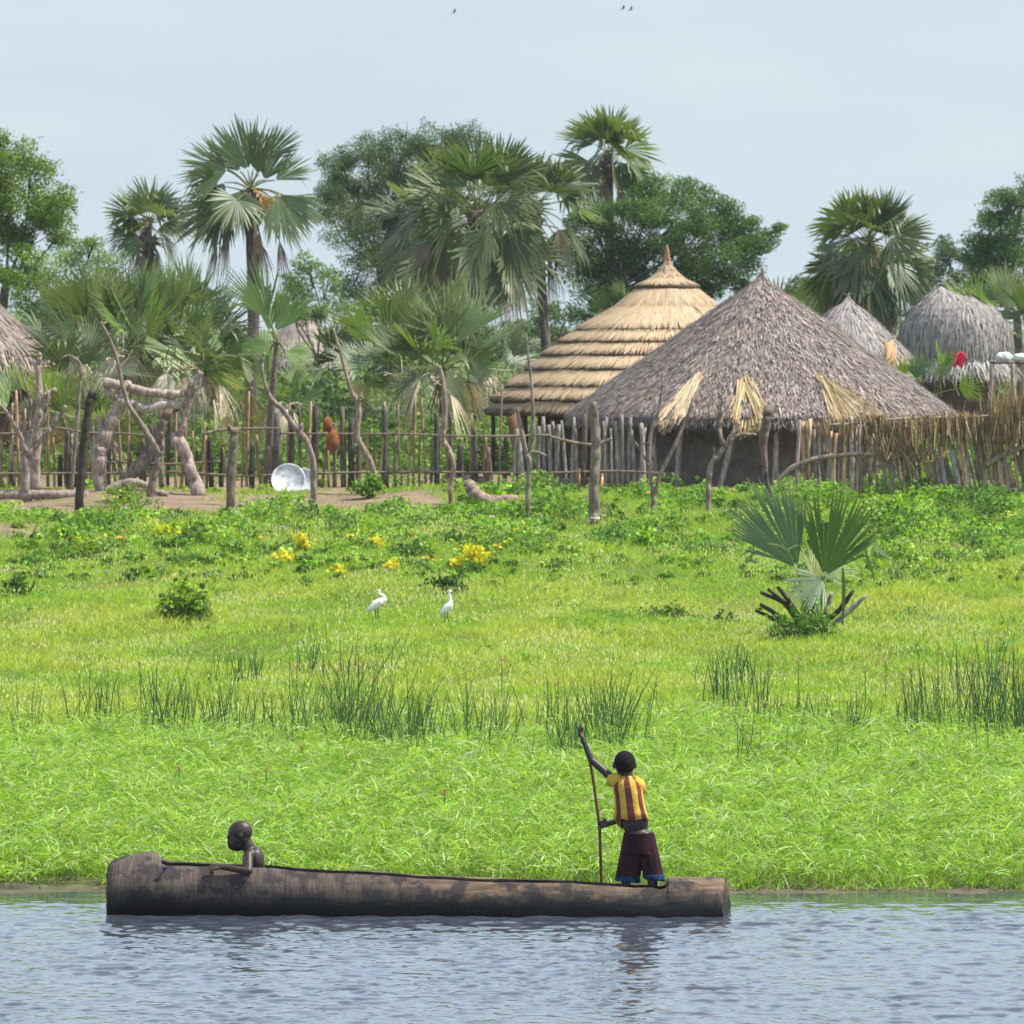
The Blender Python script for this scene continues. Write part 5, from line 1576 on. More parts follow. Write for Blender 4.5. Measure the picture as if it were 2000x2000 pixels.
def ellip(mb, c, rad, rot=None, seg=20):
    th = np.linspace(.02, math.pi - .02, seg // 2 + 2); a = np.arange(seg) / seg * 2 * math.pi
    d = np.concatenate([np.stack([np.sin(t) * np.cos(a), np.sin(t) * np.sin(a), np.full(seg, np.cos(t))], 1) for t in th]) * np.array(rad)
    if rot is not None:
        d = d @ np.array(rot.to_3x3()).T
    V = d + np.array(c); n = len(th); k = np.arange(seg)
    Q = np.concatenate([np.stack([i * seg + k, (i + 1) * seg + k, (i + 1) * seg + (k + 1) % seg, i * seg + (k + 1) % seg], 1) for i in range(n - 1)])
    V = np.vstack([V, V[:seg].mean(0), V[-seg:].mean(0)])
    T = np.concatenate([np.stack([k, (k + 1) % seg, np.full(seg, n * seg)], 1), np.stack([(n - 1) * seg + (k + 1) % seg, (n - 1) * seg + k, np.full(seg, n * seg + 1)], 1)])
    mb.add(V, Q, T)


def fuse(mb, name, mat, parent, voxel=.006, it=4, fac=.5, fix=True):
    """union of overlapping closed shapes as one continuous smooth surface"""
    o = mb.build(name + '_src', mat, parent)
    bm = bmesh.new(); bm.from_mesh(o.data); bmesh.ops.recalc_face_normals(bm, faces=bm.faces); bm.to_mesh(o.data); bm.free()
    r = o.modifiers.new('r', 'REMESH'); r.mode = 'VOXEL'; r.voxel_size = voxel; r.use_smooth_shade = True
    s = o.modifiers.new('s', 'SMOOTH'); s.factor = fac; s.iterations = it
    dg = bpy.context.evaluated_depsgraph_get()
    me = bpy.data.meshes.new_from_object(o.evaluated_get(dg))
    me.name = name
    old = o.data
    bpy.data.objects.remove(o); bpy.data.meshes.remove(old)
    me.materials.clear(); me.materials.append(mat)
    me.polygons.foreach_set("use_smooth", np.ones(len(me.polygons), bool))
    o = bpy.data.objects.new(name, me); COL.objects.link(o); o.parent = parent
    return o


def loft(name, rows, seg, mat, parent, colf=None, mats=None, mi=None, thick=.0):
    """rows: (centre Vector, half width x, half depth y, [function of angle -> dz]) open tube"""
    a = np.arange(seg) / seg * 2 * math.pi
    V = []
    for ri, rw in enumerate(rows):
        c, hw, hd = rw[:3]
        fold = 1 + (rw[4] if len(rw) > 4 else 0) * (np.sin(7 * a + 1 + .55 * ri) + .8 * np.sin(12 * a + 2 - .8 * ri) + .6 * np.sin(4 * a + 1.1 * ri))
        x = c[0] + np.cos(a) * hw * fold; y = c[1] + np.sin(a) * hd * fold
        z = np.full(seg, c[2]) + (rw[3](a) if len(rw) > 3 and rw[3] else 0)
        V.append(np.stack([x, y, z], 1))
    n = len(V); k = np.arange(seg)
    Q = np.concatenate([np.stack([i * seg + k, i * seg + (k + 1) % seg, (i + 1) * seg + (k + 1) % seg, (i + 1) * seg + k], 1) for i in range(n - 1)])
    mb = MB()
    if mi is not None:
        m_ = np.tile(mi(a), n - 1)
        mb.add(np.concatenate(V), Q, None, (.5, .5, .5), m_)
    else:
        mb.add(np.concatenate(V), Q, None, (.5, .5, .5))
    o = mb.build(name, mats or mat, parent, True)
    md = o.modifiers.new('thickness', 'SOLIDIFY'); md.thickness = .006; md.offset = 0
    return o


def hand(mb, wrist, palm_dir, finger_dir, thumb_dir, across, size=.085, curl=.9, spread=.0):
    """a palm, four bent fingers and a thumb; across = direction from little finger to index"""
    w = Vector(wrist); pd = Vector(palm_dir).normalized(); ac = Vector(across).normalized()
    nrm = Vector(finger_dir).normalized()          # side the fingers curl to
    pl = size * .5
    kn = w + pd * pl
    for t in (-.3, -.1, .1, .3):
        capsule(mb, w + ac * (t * size * .45), kn + ac * (t * size * .75), size * .14, size * .12, 8)
    for q, (t, ln) in enumerate(((-.36, .34), (-.12, .44), (.12, .48), (.36, .42))):
        L = ln * size
        p0 = kn + ac * (t * size * .75)
        d = (pd + ac * (spread * t)).normalized()
        for sgm in range(3):
            ang = curl * (.35 + .32 * sgm) * (1 if sgm else .6)
            d = (d * math.cos(ang) + nrm * math.sin(ang)).normalized()
            p1 = p0 + d * (L * (.45, .32, .26)[sgm])
            capsule(mb, p0, p1, size * .092 * (1 - .12 * sgm), size * .08 * (1 - .12 * sgm), 8)
            p0 = p1
    b = w + pd * (size * .12) + ac * (size * .22)
    td = Vector(thumb_dir).normalized()
    m1 = b + (ac * .7 + pd * .35 + td * .5).normalized() * (size * .3)
    capsule(mb, b, m1, size * .12, size * .105, 8)
    capsule(mb, m1, m1 + (pd * .5 + td * .8 + nrm * .2).normalized() * (size * .3), size * .1, size * .075, 8)


# --- the boy poling the canoe, seen from behind
d0 = dbx(1235)


def PB(px, py, dy=0.0):
    return at(px, py, d0) + Vector((0, dy, 0))


floor_z = .012
boy = thing('person', 'boy standing in the canoe stern in a striped shirt and dark shorts, holding a pole', 'person', Vector((PB(1244, 1700).x, d0, floor_z)))
mb = MB()
hc = PB(1220, 1491, .02)
ellip(mb, hc, (.104, .122, .118), Matrix.Rotation(R(-8), 4, 'Y'))
ellip(mb, hc + Vector((-.01, .055, -.055)), (.075, .075, .085))                    # jaw
capsule(mb, hc + Vector((-.012, .13, -.03)), hc + Vector((-.012, .142, -.05)), .014, .018, 8)   # nose, away from us
for sx in (-1, 1):
    ellip(mb, hc + Vector((sx * .106, .012, -.022)), (.014, .026, .036))
capsule(mb, PB(1221, 1504, .0), PB(1227, 1530, 0), .062, .072)
capsule(mb, PB(1203, 1526, .01), PB(1246, 1531, .01), .055, .055)
ellip(mb, PB(1226, 1556, .0), (.128, .092, .17))
ellip(mb, PB(1241, 1606, .01), (.128, .09, .17))
ellip(mb, PB(1247, 1640, .0), (.138, .098, .13))
ellip(mb, PB(1236, 1640, -.030), (.070, .062, .085)); ellip(mb, PB(1259, 1638, -.030), (.070, .062, .085))
# left arm raised to the top of the pole
hl_w = PB(1137, 1441, .10)
capsule(mb, PB(1199, 1523, .01), PB(1155, 1485, .07), .044, .034)
capsule(mb, PB(1155, 1485, .07), hl_w, .035, .024)
# right arm passing in front to the pole at the waist
capsule(mb, PB(1248, 1532, .03), PB(1230, 1598, .20), .044, .036)
capsule(mb, PB(1230, 1598, .20), PB(1190, 1612, .235), .036, .026)
# legs down to the floor of the hull
for kx, hx, fx, dy in ((1226, 1236, 1217, .01), (1273, 1259, 1277, -.01)):
    knee = PB(kx, 1702, .045 + dy)
    an = Vector((PB(fx, 1750).x, d0 - .01 + dy, floor_z + .06))
    capsule(mb, PB(hx, 1650, 0), knee, .082, .058)
    capsule(mb, knee, an, .056, .034)
    calf = knee.lerp(an, .35) + Vector((0, -.02, 0)); ellip(mb, calf, (.05, .055, .10))
    capsule(mb, an + Vector((0, -.02, -.03)), an + Vector((-.02, .12, -.042)), .034, .024)
    for q in range(5):
        t0 = an + Vector((-.055 + q * .018, .135 - abs(q - 3) * .006, -.044))
        capsule(mb, t0, t0 + Vector((0, .025, -.002)), .010, .0085, 6)
# hands: fingers close round the pole
hand(mb, hl_w, (PB(1131, 1428, .10) - hl_w), (.55, -.35, .1), (.3, -.6, .3), (.15, .55, .85), .115, 1.7)
capsule(mb, PB(1130, 1427, .10), PB(1126, 1419, .10), .010, .009, 8); capsule(mb, PB(1126, 1419, .10), PB(1125, 1412, .105), .009, .008, 8)
hand(mb, PB(1188, 1612.5, .235), (-1, .05, -.12), (.1, -1, .0), (-.5, -.6, .2), (0, .15, 1), .12, 1.05)
fuse(mb, 'body', M['skin'], boy, .0055, 9)
mb = MB()
ellip(mb, hc + Vector((.002, -.010, .012)), (.1055, .120, .114), Matrix.Rotation(R(-8), 4, 'Y'), 28)
ellip(mb, hc + Vector((.004, -.040, -.03)), (.086, .084, .066), None, 24)
fuse(mb, 'hair', M['hair'], boy, .006, 2)
M['maroon'] = noise_mat('maroon_cloth', (.125, .030, .030), (.19, .05, .048), 30, (1, 1, 1), .85, .8, bscale=11, bdist=.02)
M['yellow'] = noise_mat('yellow_cloth', (.50, .315, .035), (.68, .44, .065), 30, (1, 1, 1), .85, .8, bscale=11, bdist=.02)
M['shorts'] = noise_mat('dark_maroon_cloth', (.013, .004, .006), (.038, .009, .014), 7, (2, 2, .7), .85, .9, bscale=9, bdist=.03)
M['blue'] = noise_mat('blue_band', (.005, .024, .07), (.011, .046, .12), 24, (1, 1, 1), .85, .2)


def stripes(a):
    # the middle of the back is at angle -90 degrees; 14 stripes round the body
    u = ((a + math.pi / 2 + R(13)) % (2 * math.pi)) / (2 * math.pi) * 14
    return (np.floor(u + .02).astype(int) % 2 == 1).astype(int)


def hemf(a):                                   # the shirt hangs lower in front (away from us) than at the back
    return -.105 * np.clip(np.sin(a), 0, 1) + .01 * np.sin(5 * a)


rows = []
for (cx, py, hw, hd, dy, f, fo) in [(1224.5, 1515, .066, .060, .0, None, 0), (1224, 1519, .088, .072, .0, None, 0), (1223.5, 1523, .118, .088, 0, None, 0), (1224, 1530, .138, .102, .0, None, .006), (1226, 1542, .143, .110, .0, None, .010),
                                    (1228, 1556, .141, .112, 0, None, .012), (1230, 1572, .144, .112, 0, lambda a: hemf(a) * .3, .014), (1232, 1586, .154, .114, 0, lambda a: hemf(a) * .7, .016), (1233.5, 1600, .168, .118, 0, hemf, .018)]:
    rows.append((PB(cx, py, dy), hw, hd, f, fo))
shirt = loft('shirt', rows, 112, None, boy, mats=[M['maroon'], M['yellow']], mi=stripes)
mb = MB()
tube(mb, [PB(1212, 1527, .0), PB(1200, 1524.5, .01), PB(1187, 1523, .02)], [.075, .070, .064], 20, (.5, .5, .5), .05, False)
sl = mb.build('sleeve', M['yellow'], shirt, True)
md = sl.modifiers.new('thickness', 'SOLIDIFY'); md.thickness = .006
mb = MB()
tube(mb, [PB(1234, 1528, .0), PB(1246, 1534, .015), PB(1253, 1550, .05)], [.078, .070, .060], 20, (.5, .5, .5), .05, False)
sl = mb.build('sleeve', M['yellow'], shirt, True)
md = sl.modifiers.new('thickness', 'SOLIDIFY'); md.thickness = .006


def legtube(mb, a, b, ra, rb, seg=36, dep=.8, n=9, f=.05):
    V = []
    an = np.arange(seg) / seg * 2 * math.pi
    for i in range(n):
        t = i / (n - 1); c = np.array(a) * (1 - t) + np.array(b) * t
        r = ra + (rb - ra) * t
        fo = 1 + f * t * (np.sin(5 * an + 1) + .6 * np.sin(8 * an + 2.2))
        V.append(np.stack([c[0] + np.cos(an) * r * fo, c[1] + np.sin(an) * r * dep * fo, np.full(seg, c[2]) + np.cos(an) * -.014 * t], 1))
    k = np.arange(seg)
    Q = np.concatenate([np.stack([i * seg + k, i * seg + (k + 1) % seg, (i + 1) * seg + (k + 1) % seg, (i + 1) * seg + k], 1) for i in range(n - 1)])
    V = np.concatenate(V); V = np.vstack([V, V[:seg].mean(0), V[-seg:].mean(0)])
    T = np.concatenate([np.stack([(k + 1) % seg, k, np.full(seg, n * seg)], 1), np.stack([(n - 1) * seg + k, (n - 1) * seg + (k + 1) % seg, np.full(seg, n * seg + 1)], 1)])
    mb.add(V, Q, T)


mb = MB()
legtube(mb, PB(1240, 1627, 0), PB(1225, 1716, .02), .110, .116, f=.075); legtube(mb, PB(1257, 1627, 0), PB(1276, 1712, -.02), .106, .100, f=.075)
legtube(mb, PB(1247.5, 1626, 0), PB(1248, 1668, 0), .149, .150, dep=.86)
sh = fuse(mb, 'shorts', M['shorts'], boy, .006, 3)
for (a, b, r) in ((PB(1226, 1711, .02), PB(1224, 1722, .02), .119), (PB(1275, 1707, -.02), PB(1277, 1718, -.02), .103)):
    mb = MB(); legtube(mb, a, b, r, r * 1.02, n=4, f=.075)
    mb.build('hem', M['blue'], sh, True)

# the pole he pushes with
mb = MB()
pp = smooth_path([tuple(PB(1134, 1432, .095)), tuple(PB(1143, 1458, .13)), tuple(PB(1154, 1496, .165)), tuple(PB(1165, 1567, .215)), tuple(PB(1171.5, 1622, .25)), tuple(PB(1175.5, 1716, .40)), tuple(PB(1178, 1800, .50)), tuple(PB(1180, 1880, .60))], 34)
tube(mb, pp, np.linspace(.013, .019, 34), 10, (.17, .092, .055), .12)
tag(mb.build('punting_pole', M['wood'], origin=tuple(pp[14])), 'long thin reddish brown pole gripped by the standing boy', 'pole')

# --- the boy sitting in the bow
d1 = dbx(480)


def PS(px, py, dy=0.0):
    return at(px, py, d1) + Vector((0, dy, 0))


kid = thing('person', 'bare chested shaven headed boy sitting in the bow, resting his arm on the canoe side', 'person', Vector((PS(500, 1780).x, d1, floor_z)))
mb = MB()
ellip(mb, PS(469.5, 1624.5), (.122, .096, .112), Matrix.Rotation(R(-22), 4, 'Y'), 26)         # skull
ellip(mb, PS(460.5, 1637), (.078, .080, .125), Matrix.Rotation(R(20), 4, 'Y')); ellip(mb, PS(473, 1635), (.085, .082, .11), Matrix.Rotation(R(-10), 4, 'Y'))                  # face
ellip(mb, PS(466, 1650), (.066, .062, .052), Matrix.Rotation(R(30), 4, 'Y'))                # jaw
capsule(mb, PS(461.5, 1658), PS(465, 1657.5), .024, .03, 10)                                  # chin
capsule(mb, PS(449.5, 1641), PS(449, 1650), .011, .017, 10); ellip(mb, PS(450, 1650.5), (.016, .022, .013))     # nose
capsule(mb, PS(446, 1634, -.045), PS(446, 1634, .045), .018, .018, 8)                          # brow
ellip(mb, PS(453.3, 1656.3), (.017, .026, .010)); ellip(mb, PS(455.5, 1659.8), (.016, .024, .010))   # lips
for sy in (-1, 1):
    ellip(mb, PS(470.5, 1632, sy * .095), (.021, .012, .034), Matrix.Rotation(R(12), 4, 'Y'))
    ellip(mb, PS(455, 1646, sy * .05), (.03, .025, .03))                                    # cheeks
capsule(mb, PS(477, 1638), PS(490, 1664), .060, .066)
capsule(mb, PS(490, 1668, -.12), PS(492, 1668, .12), .062, .062)
ellip(mb, PS(495.5, 1688), (.108, .135, .165), Matrix.Rotation(R(-14), 4, 'Y'))
ellip(mb, PS(503, 1722), (.105, .12, .17)); ellip(mb, PS(503, 1755), (.125, .14, .11))
ellip(mb, PS(500, 1680, -.055), (.08, .085, .13)); ellip(mb, PS(500, 1680, .055), (.08, .085, .13))  # shoulder blades
kw = PS(434, 1688, -.30)
el = PS(488, 1696, -.315)
ellip(mb, PS(487, 1670, -.125), (.056, .05, .06)); capsule(mb, PS(486, 1670, -.15), el, .052, .040)
capsule(mb, el, kw, .041, .028)
hand(mb, kw, (PS(420, 1688.5, -.31) - kw), (-.15, -.5, -.85), (-.3, .3, -.3), (.0, .75, .55), .125, .42, .5)
capsule(mb, PS(486, 1668, .14), PS(474, 1715, .17), .042, .034); capsule(mb, PS(474, 1715, .17), PS(440, 1728, .12), .034, .024)
hand(mb, PS(440, 1728, .12), (-1, -.1, -.15), (0, -.2, -1), (-.4, -.6, 0), (0, -1, .1), .095, .5)
for sy in (-1, 1):                                                                             # thighs and shins inside the hull
    kn = PS(440, 1735, sy * .09); ank = Vector((PS(405, 1760).x, d1 + sy * .08, floor_z + .05))
    capsule(mb, PS(500, 1762, sy * .07), kn, .078, .055); capsule(mb, kn, ank, .052, .034)
    capsule(mb, ank + Vector((.01, 0, -.025)), ank + Vector((-.12, 0, -.035)), .03, .02)
fuse(mb, 'body', M['skin'], kid, .0045, 8)
for sy in (-1, 1):
    mb = MB(); ellip(mb, PS(451.5, 1639.8, sy * .042), (.012, .014, .007))
    mb.build('eye', M['dark'], kid, True)
# ------------------------------------------------------------------ young palm in the meadow, shrubs, reeds, birds
rng = np.random.default_rng(505); random.seed(505)
dp = gd(1246)
base = gp(1580, dp)
yp = thing('young_palm', 'stemless young fan palm with two tall upright fans and dark cut stalks in the meadow', 'palm tree', base)


def PP(px, py, dy=0.0):
    return at(px, py, dp) + Vector((0, dy, 0))


def frond2(hub, dirp, n, rad, spread, nl, col, pet_from, cup, droop, split, tipdry=.4, name='frond', mat='palm', tipcol=(.38, .33, .16), ragged=.1):
    mb = MB()
    P = smooth_path([tuple(pet_from), tuple(Vector(pet_from).lerp(hub, .55) + Vector((0, 0, .02))), tuple(hub)], 7)
    tube(mb, P, np.linspace(.028, .018, 7), 6, (.17, .20, .06), .05, False)
    fan(mb, np.array(hub), Vector(dirp), Vector(n), rad, spread, nl, np.array(col), cup, droop, split, tipdry, rng, ragged, tipcol)
    return mb.build(name, M[mat], yp)


frond2(PP(1557, 1110, .05), (-.46, .05, .82), (.15, -1, .12), 1.62, R(38), 29, (.05, .105, .036), PP(1578, 1230, .03), .10, .0, .68, .5)
frond2(PP(1610, 1125, -.12), (.26, -.05, .86), (-.15, -1, .1), 1.54, R(40), 29, (.055, .12, .014), PP(1584, 1230, -.02), .12, .0, .68, .35)
frond2(PP(1606, 1130, -.2), (-.75, -.45, -.35), (.2, -.8, .6), .74, R(56), 26, (.07, .125, .045), PP(1582, 1228, -.05), .2, .10, .68, .25)
frond2(PP(1604, 1128, .15), (.86, .1, .3), (-.1, -.8, .6), .78, R(30), 12, (.20, .27, .13), PP(1584, 1228, .05), .2, .32, .35, .4, ragged=.4)
frond2(PP(1592, 1140, .25), (.12, .5, .7), (0, -.8, .5), 1.0, R(26), 14, (.17, .23, .03), PP(1580, 1228, .1), .2, .1, .4, .3)
frond2(PP(1570, 1165, .15), (-.35, .3, .1), (0, -.5, .8), .5, R(40), 12, (.24, .30, .035), PP(1578, 1228, .08), .2, .3, .4, .3)
for pts, w, c in [([(1694, 1050), (1712, 1070), (1738, 1092)], .07, (.36, .42, .28)), ([(1686, 1065), (1700, 1110), (1708, 1135)], .05, (.13, .20, .06)), ([(1645, 1108), (1647, 1160), (1644, 1240)], .06, (.08, .15, .05)), ([(1497, 1061), (1520, 1064), (1536, 1074)], .025, (.42, .40, .2)), ([(1537, 1073), (1550, 1066), (1562, 1064)], .04, (.26, .36, .16))]:
    mb = MB()                                 # torn leaf ends hanging on the right
    P = smooth_path([tuple(PP(q[0], q[1], -.16)) for q in pts], 6)
    for i in range(5):
        a, b = Vector(P[i]), Vector(P[i + 1]); sd = (b - a).cross(Vector((0, 1, 0))).normalized()
        w0, w1 = w * math.sin(math.pi * (.15 + .8 * i / 5)), w * math.sin(math.pi * (.15 + .8 * (i + 1) / 5))
        mb.add([a - sd * w0 * .5, a + sd * w0 * .5, b + sd * w1 * .5, b - sd * w1 * .5], [[0, 1, 2, 3]], None, c)
    mb.build('torn_leaflet', M['palm'], yp)
for pts, c in [([(1568, 1222, 8), (1545, 1180, 7), (1519, 1146, 5.5)], (.05, .038, .03)), ([(1560, 1218, 7), (1530, 1178, 6), (1486, 1157, 4.5)], (.06, .045, .035)), ([(1556, 1200, 6), (1525, 1172, 6), (1500, 1150, 4.5)], (.045, .035, .03)), ([(1545, 1238, 8), (1515, 1200, 7), (1484, 1180, 4.5)], (.07, .05, .04)),
               ([(1540, 1236, 6), (1508, 1208, 5.5), (1475, 1192, 4)], (.05, .04, .035)), ([(1530, 1256, 5), (1490, 1246, 4.5), (1453, 1236, 3.5)], (.06, .048, .04)), ([(1605, 1222, 8), (1640, 1190, 7), (1667, 1153, 5)], (.06, .045, .038)), ([(1625, 1222, 7), (1660, 1192, 6.5), (1692, 1162, 4.5)], (.26, .245, .24)), ([(1585, 1225, 12), (1583, 1190, 11), (1580, 1165, 8)], (.06, .045, .035)), ([(1604, 1215, 8), (1618, 1180, 7), (1624, 1158, 5)], (.24, .22, .21))]:
    mb = MB(); pxtube(mb, [(q[0], q[1], q[2] * .72) for q in pts], dp - .05, 9, 7, c, .16, .02)
    mb.build('cut_stalk', M['bark'], yp)


def shrub(label, px, py, rx, ry, cols, seed, leaf=.07, dens=900, cat='shrub', group='low bushes in the meadow', name='shrub', topcol=None, d=None, aspect=.7, stems=5):
    rng2 = np.random.default_rng(seed)
    d = d or gd(py)
    b = gp(px, d); sc = S(d)
    o = thing(name, label, cat, b, group)
    mb = MB()
    rx_, ry_ = rx / sc, ry / sc
    n = max(4, int(14 * rx_ * ry_ / .12) + 3)
    for k in range(min(n, 40)):
        v = rng2.normal(size=3); v /= np.linalg.norm(v)
        c = np.array(b) + np.array([v[0] * rx_ * .75 * (1 - .35 * max(v[2], 0)), v[1] * rx_ * .7, ry_ * (.62 + v[2] * .62)])
        r2 = rng2.uniform(.18, .42) * min(rx_, ry_) + .03
        m_ = int(dens * r2 ** 1.6) + 10
        P = ball_pts(c, r2, m_, rng2, .2)
        P[:, 2] = np.maximum(P[:, 2], b.z + .01)
        base_c = np.array(cols[rng2.integers(0, len(cols))])
        C = vary(base_c, m_, .2, .06, rng2)
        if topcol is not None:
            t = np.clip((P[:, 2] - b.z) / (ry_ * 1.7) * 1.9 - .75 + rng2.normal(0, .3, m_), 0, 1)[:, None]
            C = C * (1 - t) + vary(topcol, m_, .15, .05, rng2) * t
        leaves(mb, P, leaf * rng2.uniform(.6, 1.3, m_), C, aspect, .7, rng2)
    for k in range(max(4, int(rx_ * 40))):         # leafy shoots of uneven length break the outline
        tip = np.array([rng2.normal(0, rx_ * .8), rng2.normal(0, rx_ * .5), ry_ * rng2.uniform(.8, 2.3)])
        m_ = int(rng2.integers(7, 14))
        t = rng2.uniform(.35, 1, m_)[:, None]
        P = np.array(b) + tip * t * np.array([1, 1, 1]) + rng2.normal(0, .03, (m_, 3))
        P[:, 2] = np.maximum(P[:, 2], b.z + .02)
        bc = np.array(topcol) if topcol is not None and rng2.uniform() < .6 else np.array(cols[rng2.integers(0, len(cols))])
        leaves(mb, P, leaf * rng2.uniform(.8, 1.6, m_), vary(bc, m_, .2, .06, rng2), aspect, .6, rng2)
    mb.build('foliage', M['leaf'], o)
    mb = MB()
    for k in range(stems):
        e = b + Vector((rng2.normal(0, rx_ * .5), rng2.normal(0, rx_ * .4), ry_ * rng2.uniform(.8, 1.6)))
        tube(mb, [b + Vector((rng2.normal(0, .03), rng2.normal(0, .03), -.03)), b.lerp(e, .5) + Vector((rng2.normal(0, .03), 0, .02)), e], [.010, .007, .003], 5, (.12, .14, .05), .1)
    mb.build('stem', M['bark'], o)
    return o


DG = [(.055, .115, .018), (.075, .15, .022), (.045, .095, .018)]
LGc = [(.20, .36, .03), (.27, .42, .04), (.15, .30, .03)]
shrub('rounded bush with yellow green top leaves and a shade-painted base in the left meadow', 367, 1224, 62, 52, DG + [(.16, .27, .03)], 1, .085, 620, topcol=(.34, .46, .03))  # yellow leaves over dark ones; sunny top and shaded base put into leaf colour
shrub('dark leafy bush just behind the right egret', 872, 1158, 44, 26, DG, 2, .075, 900)
shrub('low dark tuft of leaves in the middle of the right meadow', 1298, 1204, 46, 15, DG, 3, .06, 1000)
shrub('low dark tuft of leaves nearest to the meadow palm on its left', 1412, 1226, 36, 14, DG, 4, .06, 1000)
shrub('dark leafy growth wrapped round the foot of the meadow palm', 1572, 1272, 80, 34, [(.06, .13, .02), (.09, .18, .025), (.12, .24, .03)], 5, .075, 1000, d=gd(1262))
shrub('feathery dark green bush at the foot of the gnarled log frame', 245, 978, 42, 24, [(.10, .18, .035), (.13, .22, .04)], 6, .05, 1500)
shrub('dark green weed bush under the wavy sapling right of the trays', 722, 972, 34, 30, [(.11, .22, .03), (.15, .28, .035)], 7, .075, 1100)
shrub('broad leaved bush growing at the front of the yard under the two trays', 560, 992, 24, 20, LGc, 8, .075, 900)
shrub('dense bright green bush below the pole screen at the right', 1770, 1030, 60, 34, LGc, 9, .085, 900)
shrub('dark green bush at the left edge of the meadow', 30, 1165, 46, 22, DG + LGc, 10, .075, 900)
shrub('small dark bush left of the middle by the charred post', 140, 1075, 36, 22, DG + LGc, 11, .07, 900)
shrub('spreading mid green bush right of the grey hut saplings', 1380, 1095, 56, 20, [(.11, .23, .03), (.14, .28, .03)], 12, .075, 900)
shrub('upright leafy weed beside the V shaped sapling', 1255, 1075, 20, 30, LGc, 13, .085, 900)
shrub('young leafy shoot at the foot of the mud wall', 1372, 985, 18, 22, LGc, 14, .075, 900, d=127.5)
shrub('small green shoot standing left of the slender grey pole', 1008, 990, 14, 26, [(.16, .29, .04)], 15, .06, 900, d=126.8)
YL = [(.42, .46, .03), (.50, .46, .035), (.32, .42, .03)]
for i, (px, py, rx, ry, lab) in enumerate([(330, 1062, 44, 22, 'broad yellow green leaved plant above the rounded bush'), (175, 1080, 42, 14, 'flat yellowish plant at the left beyond the rounded bush'), (597, 1085, 15, 30, 'tall narrow yellow flowering plant in the middle of the slope'),
                                           (728, 1078, 22, 16, 'small yellow plant above the left egret'), (758, 1118, 24, 14, 'small yellow plant between the two egrets and the slope'), (654, 1124, 16, 12, 'tiny yellow plant left of the egrets'), (926, 1114, 46, 30, 'wide yellow leaved plant above the right egret'),
                                           (800, 1062, 12, 12, 'tiny yellow plant at the middle top of the slope'), (1004, 1052, 16, 8, 'small yellow plant below the slender grey pole'), (1830, 1060, 24, 16, 'yellow green plant below the pole screen'), (1990, 1082, 22, 16, 'yellow tinged plant at the right edge of the slope'), (555, 1108, 14, 11, 'tiniest orange yellow plant left of the tall narrow one')]):
    shrub(lab, px, py, rx, ry, YL if i not in (0, 1, 9) else [(.36, .48, .03), (.26, .42, .03)], 200 + i, .075, 800, 'flowering plant', 'yellow plants on the slope', 'yellow_plant', topcol=(.72, .58, .03) if i not in (0, 1, 9) else (.50, .52, .03), stems=3)
# small single flowers
for i, (px, py, c, lab) in enumerate([(442, 1062, (.50, .36, .62), 'lilac flower on the slope below the short stub post'), (486, 1057, (.46, .32, .60), 'lilac flower right of the short stub post'), (551, 1066, (.42, .30, .58), 'lilac flower below the enamel trays'), (206, 1131, (.45, .30, .66), 'lilac flower left of the rounded bush'), (470, 1018, (.55, .45, .62), 'pale lilac flower close to the stub post'), (960, 1050, (.55, .42, .62), 'pale lilac flower below the bent log'),
                                      (233, 1087, (.85, .50, .02), 'orange flower at the left of the slope'), (348, 1088, (.85, .55, .02), 'orange flower near the yellow green plant'), (508, 1088, (.85, .55, .02), 'orange flower alone on the middle slope'), (1267, 1004, (.85, .45, .02), 'orange flower at the foot of the V shaped sapling'), (1684, 1025, (.80, .82, .78), 'white bloom beside the right fan of the meadow palm')]):
    d = gd(py); g = gp(px, d)
    o = thing('flower', lab, 'flower', g, 'single flowers on the slope')
    h = .32 if py < 1100 else .25
    mb = MB(); tube(mb, [g, g + Vector((.01, 0, h))], .006, 5, (.12, .24, .03)); mb.build('stem', M['leaf'], o)
    mb = MB()
    for k in range(6):
        a = k * 1.047
        cpos = g + Vector((.01 + .032 * math.cos(a), -.01 + .032 * math.sin(a), h + .005 * (k % 2)))
        leaves(mb, np.array([cpos]), .06, np.array([c]), .8, 1.5, rng)
    ellip(mb, g + Vector((.01, 0, h + .005)), (.025, .025, .018), None, 8); mb.C[-1][:] = c
    mb.build('bloom', M['leaf'], o)

# reeds standing in clumps between meadow and tall grass
mb = MB()
RC = [(.035, .085, .035), (.045, .105, .04), (.065, .13, .05), (.10, .17, .06)]


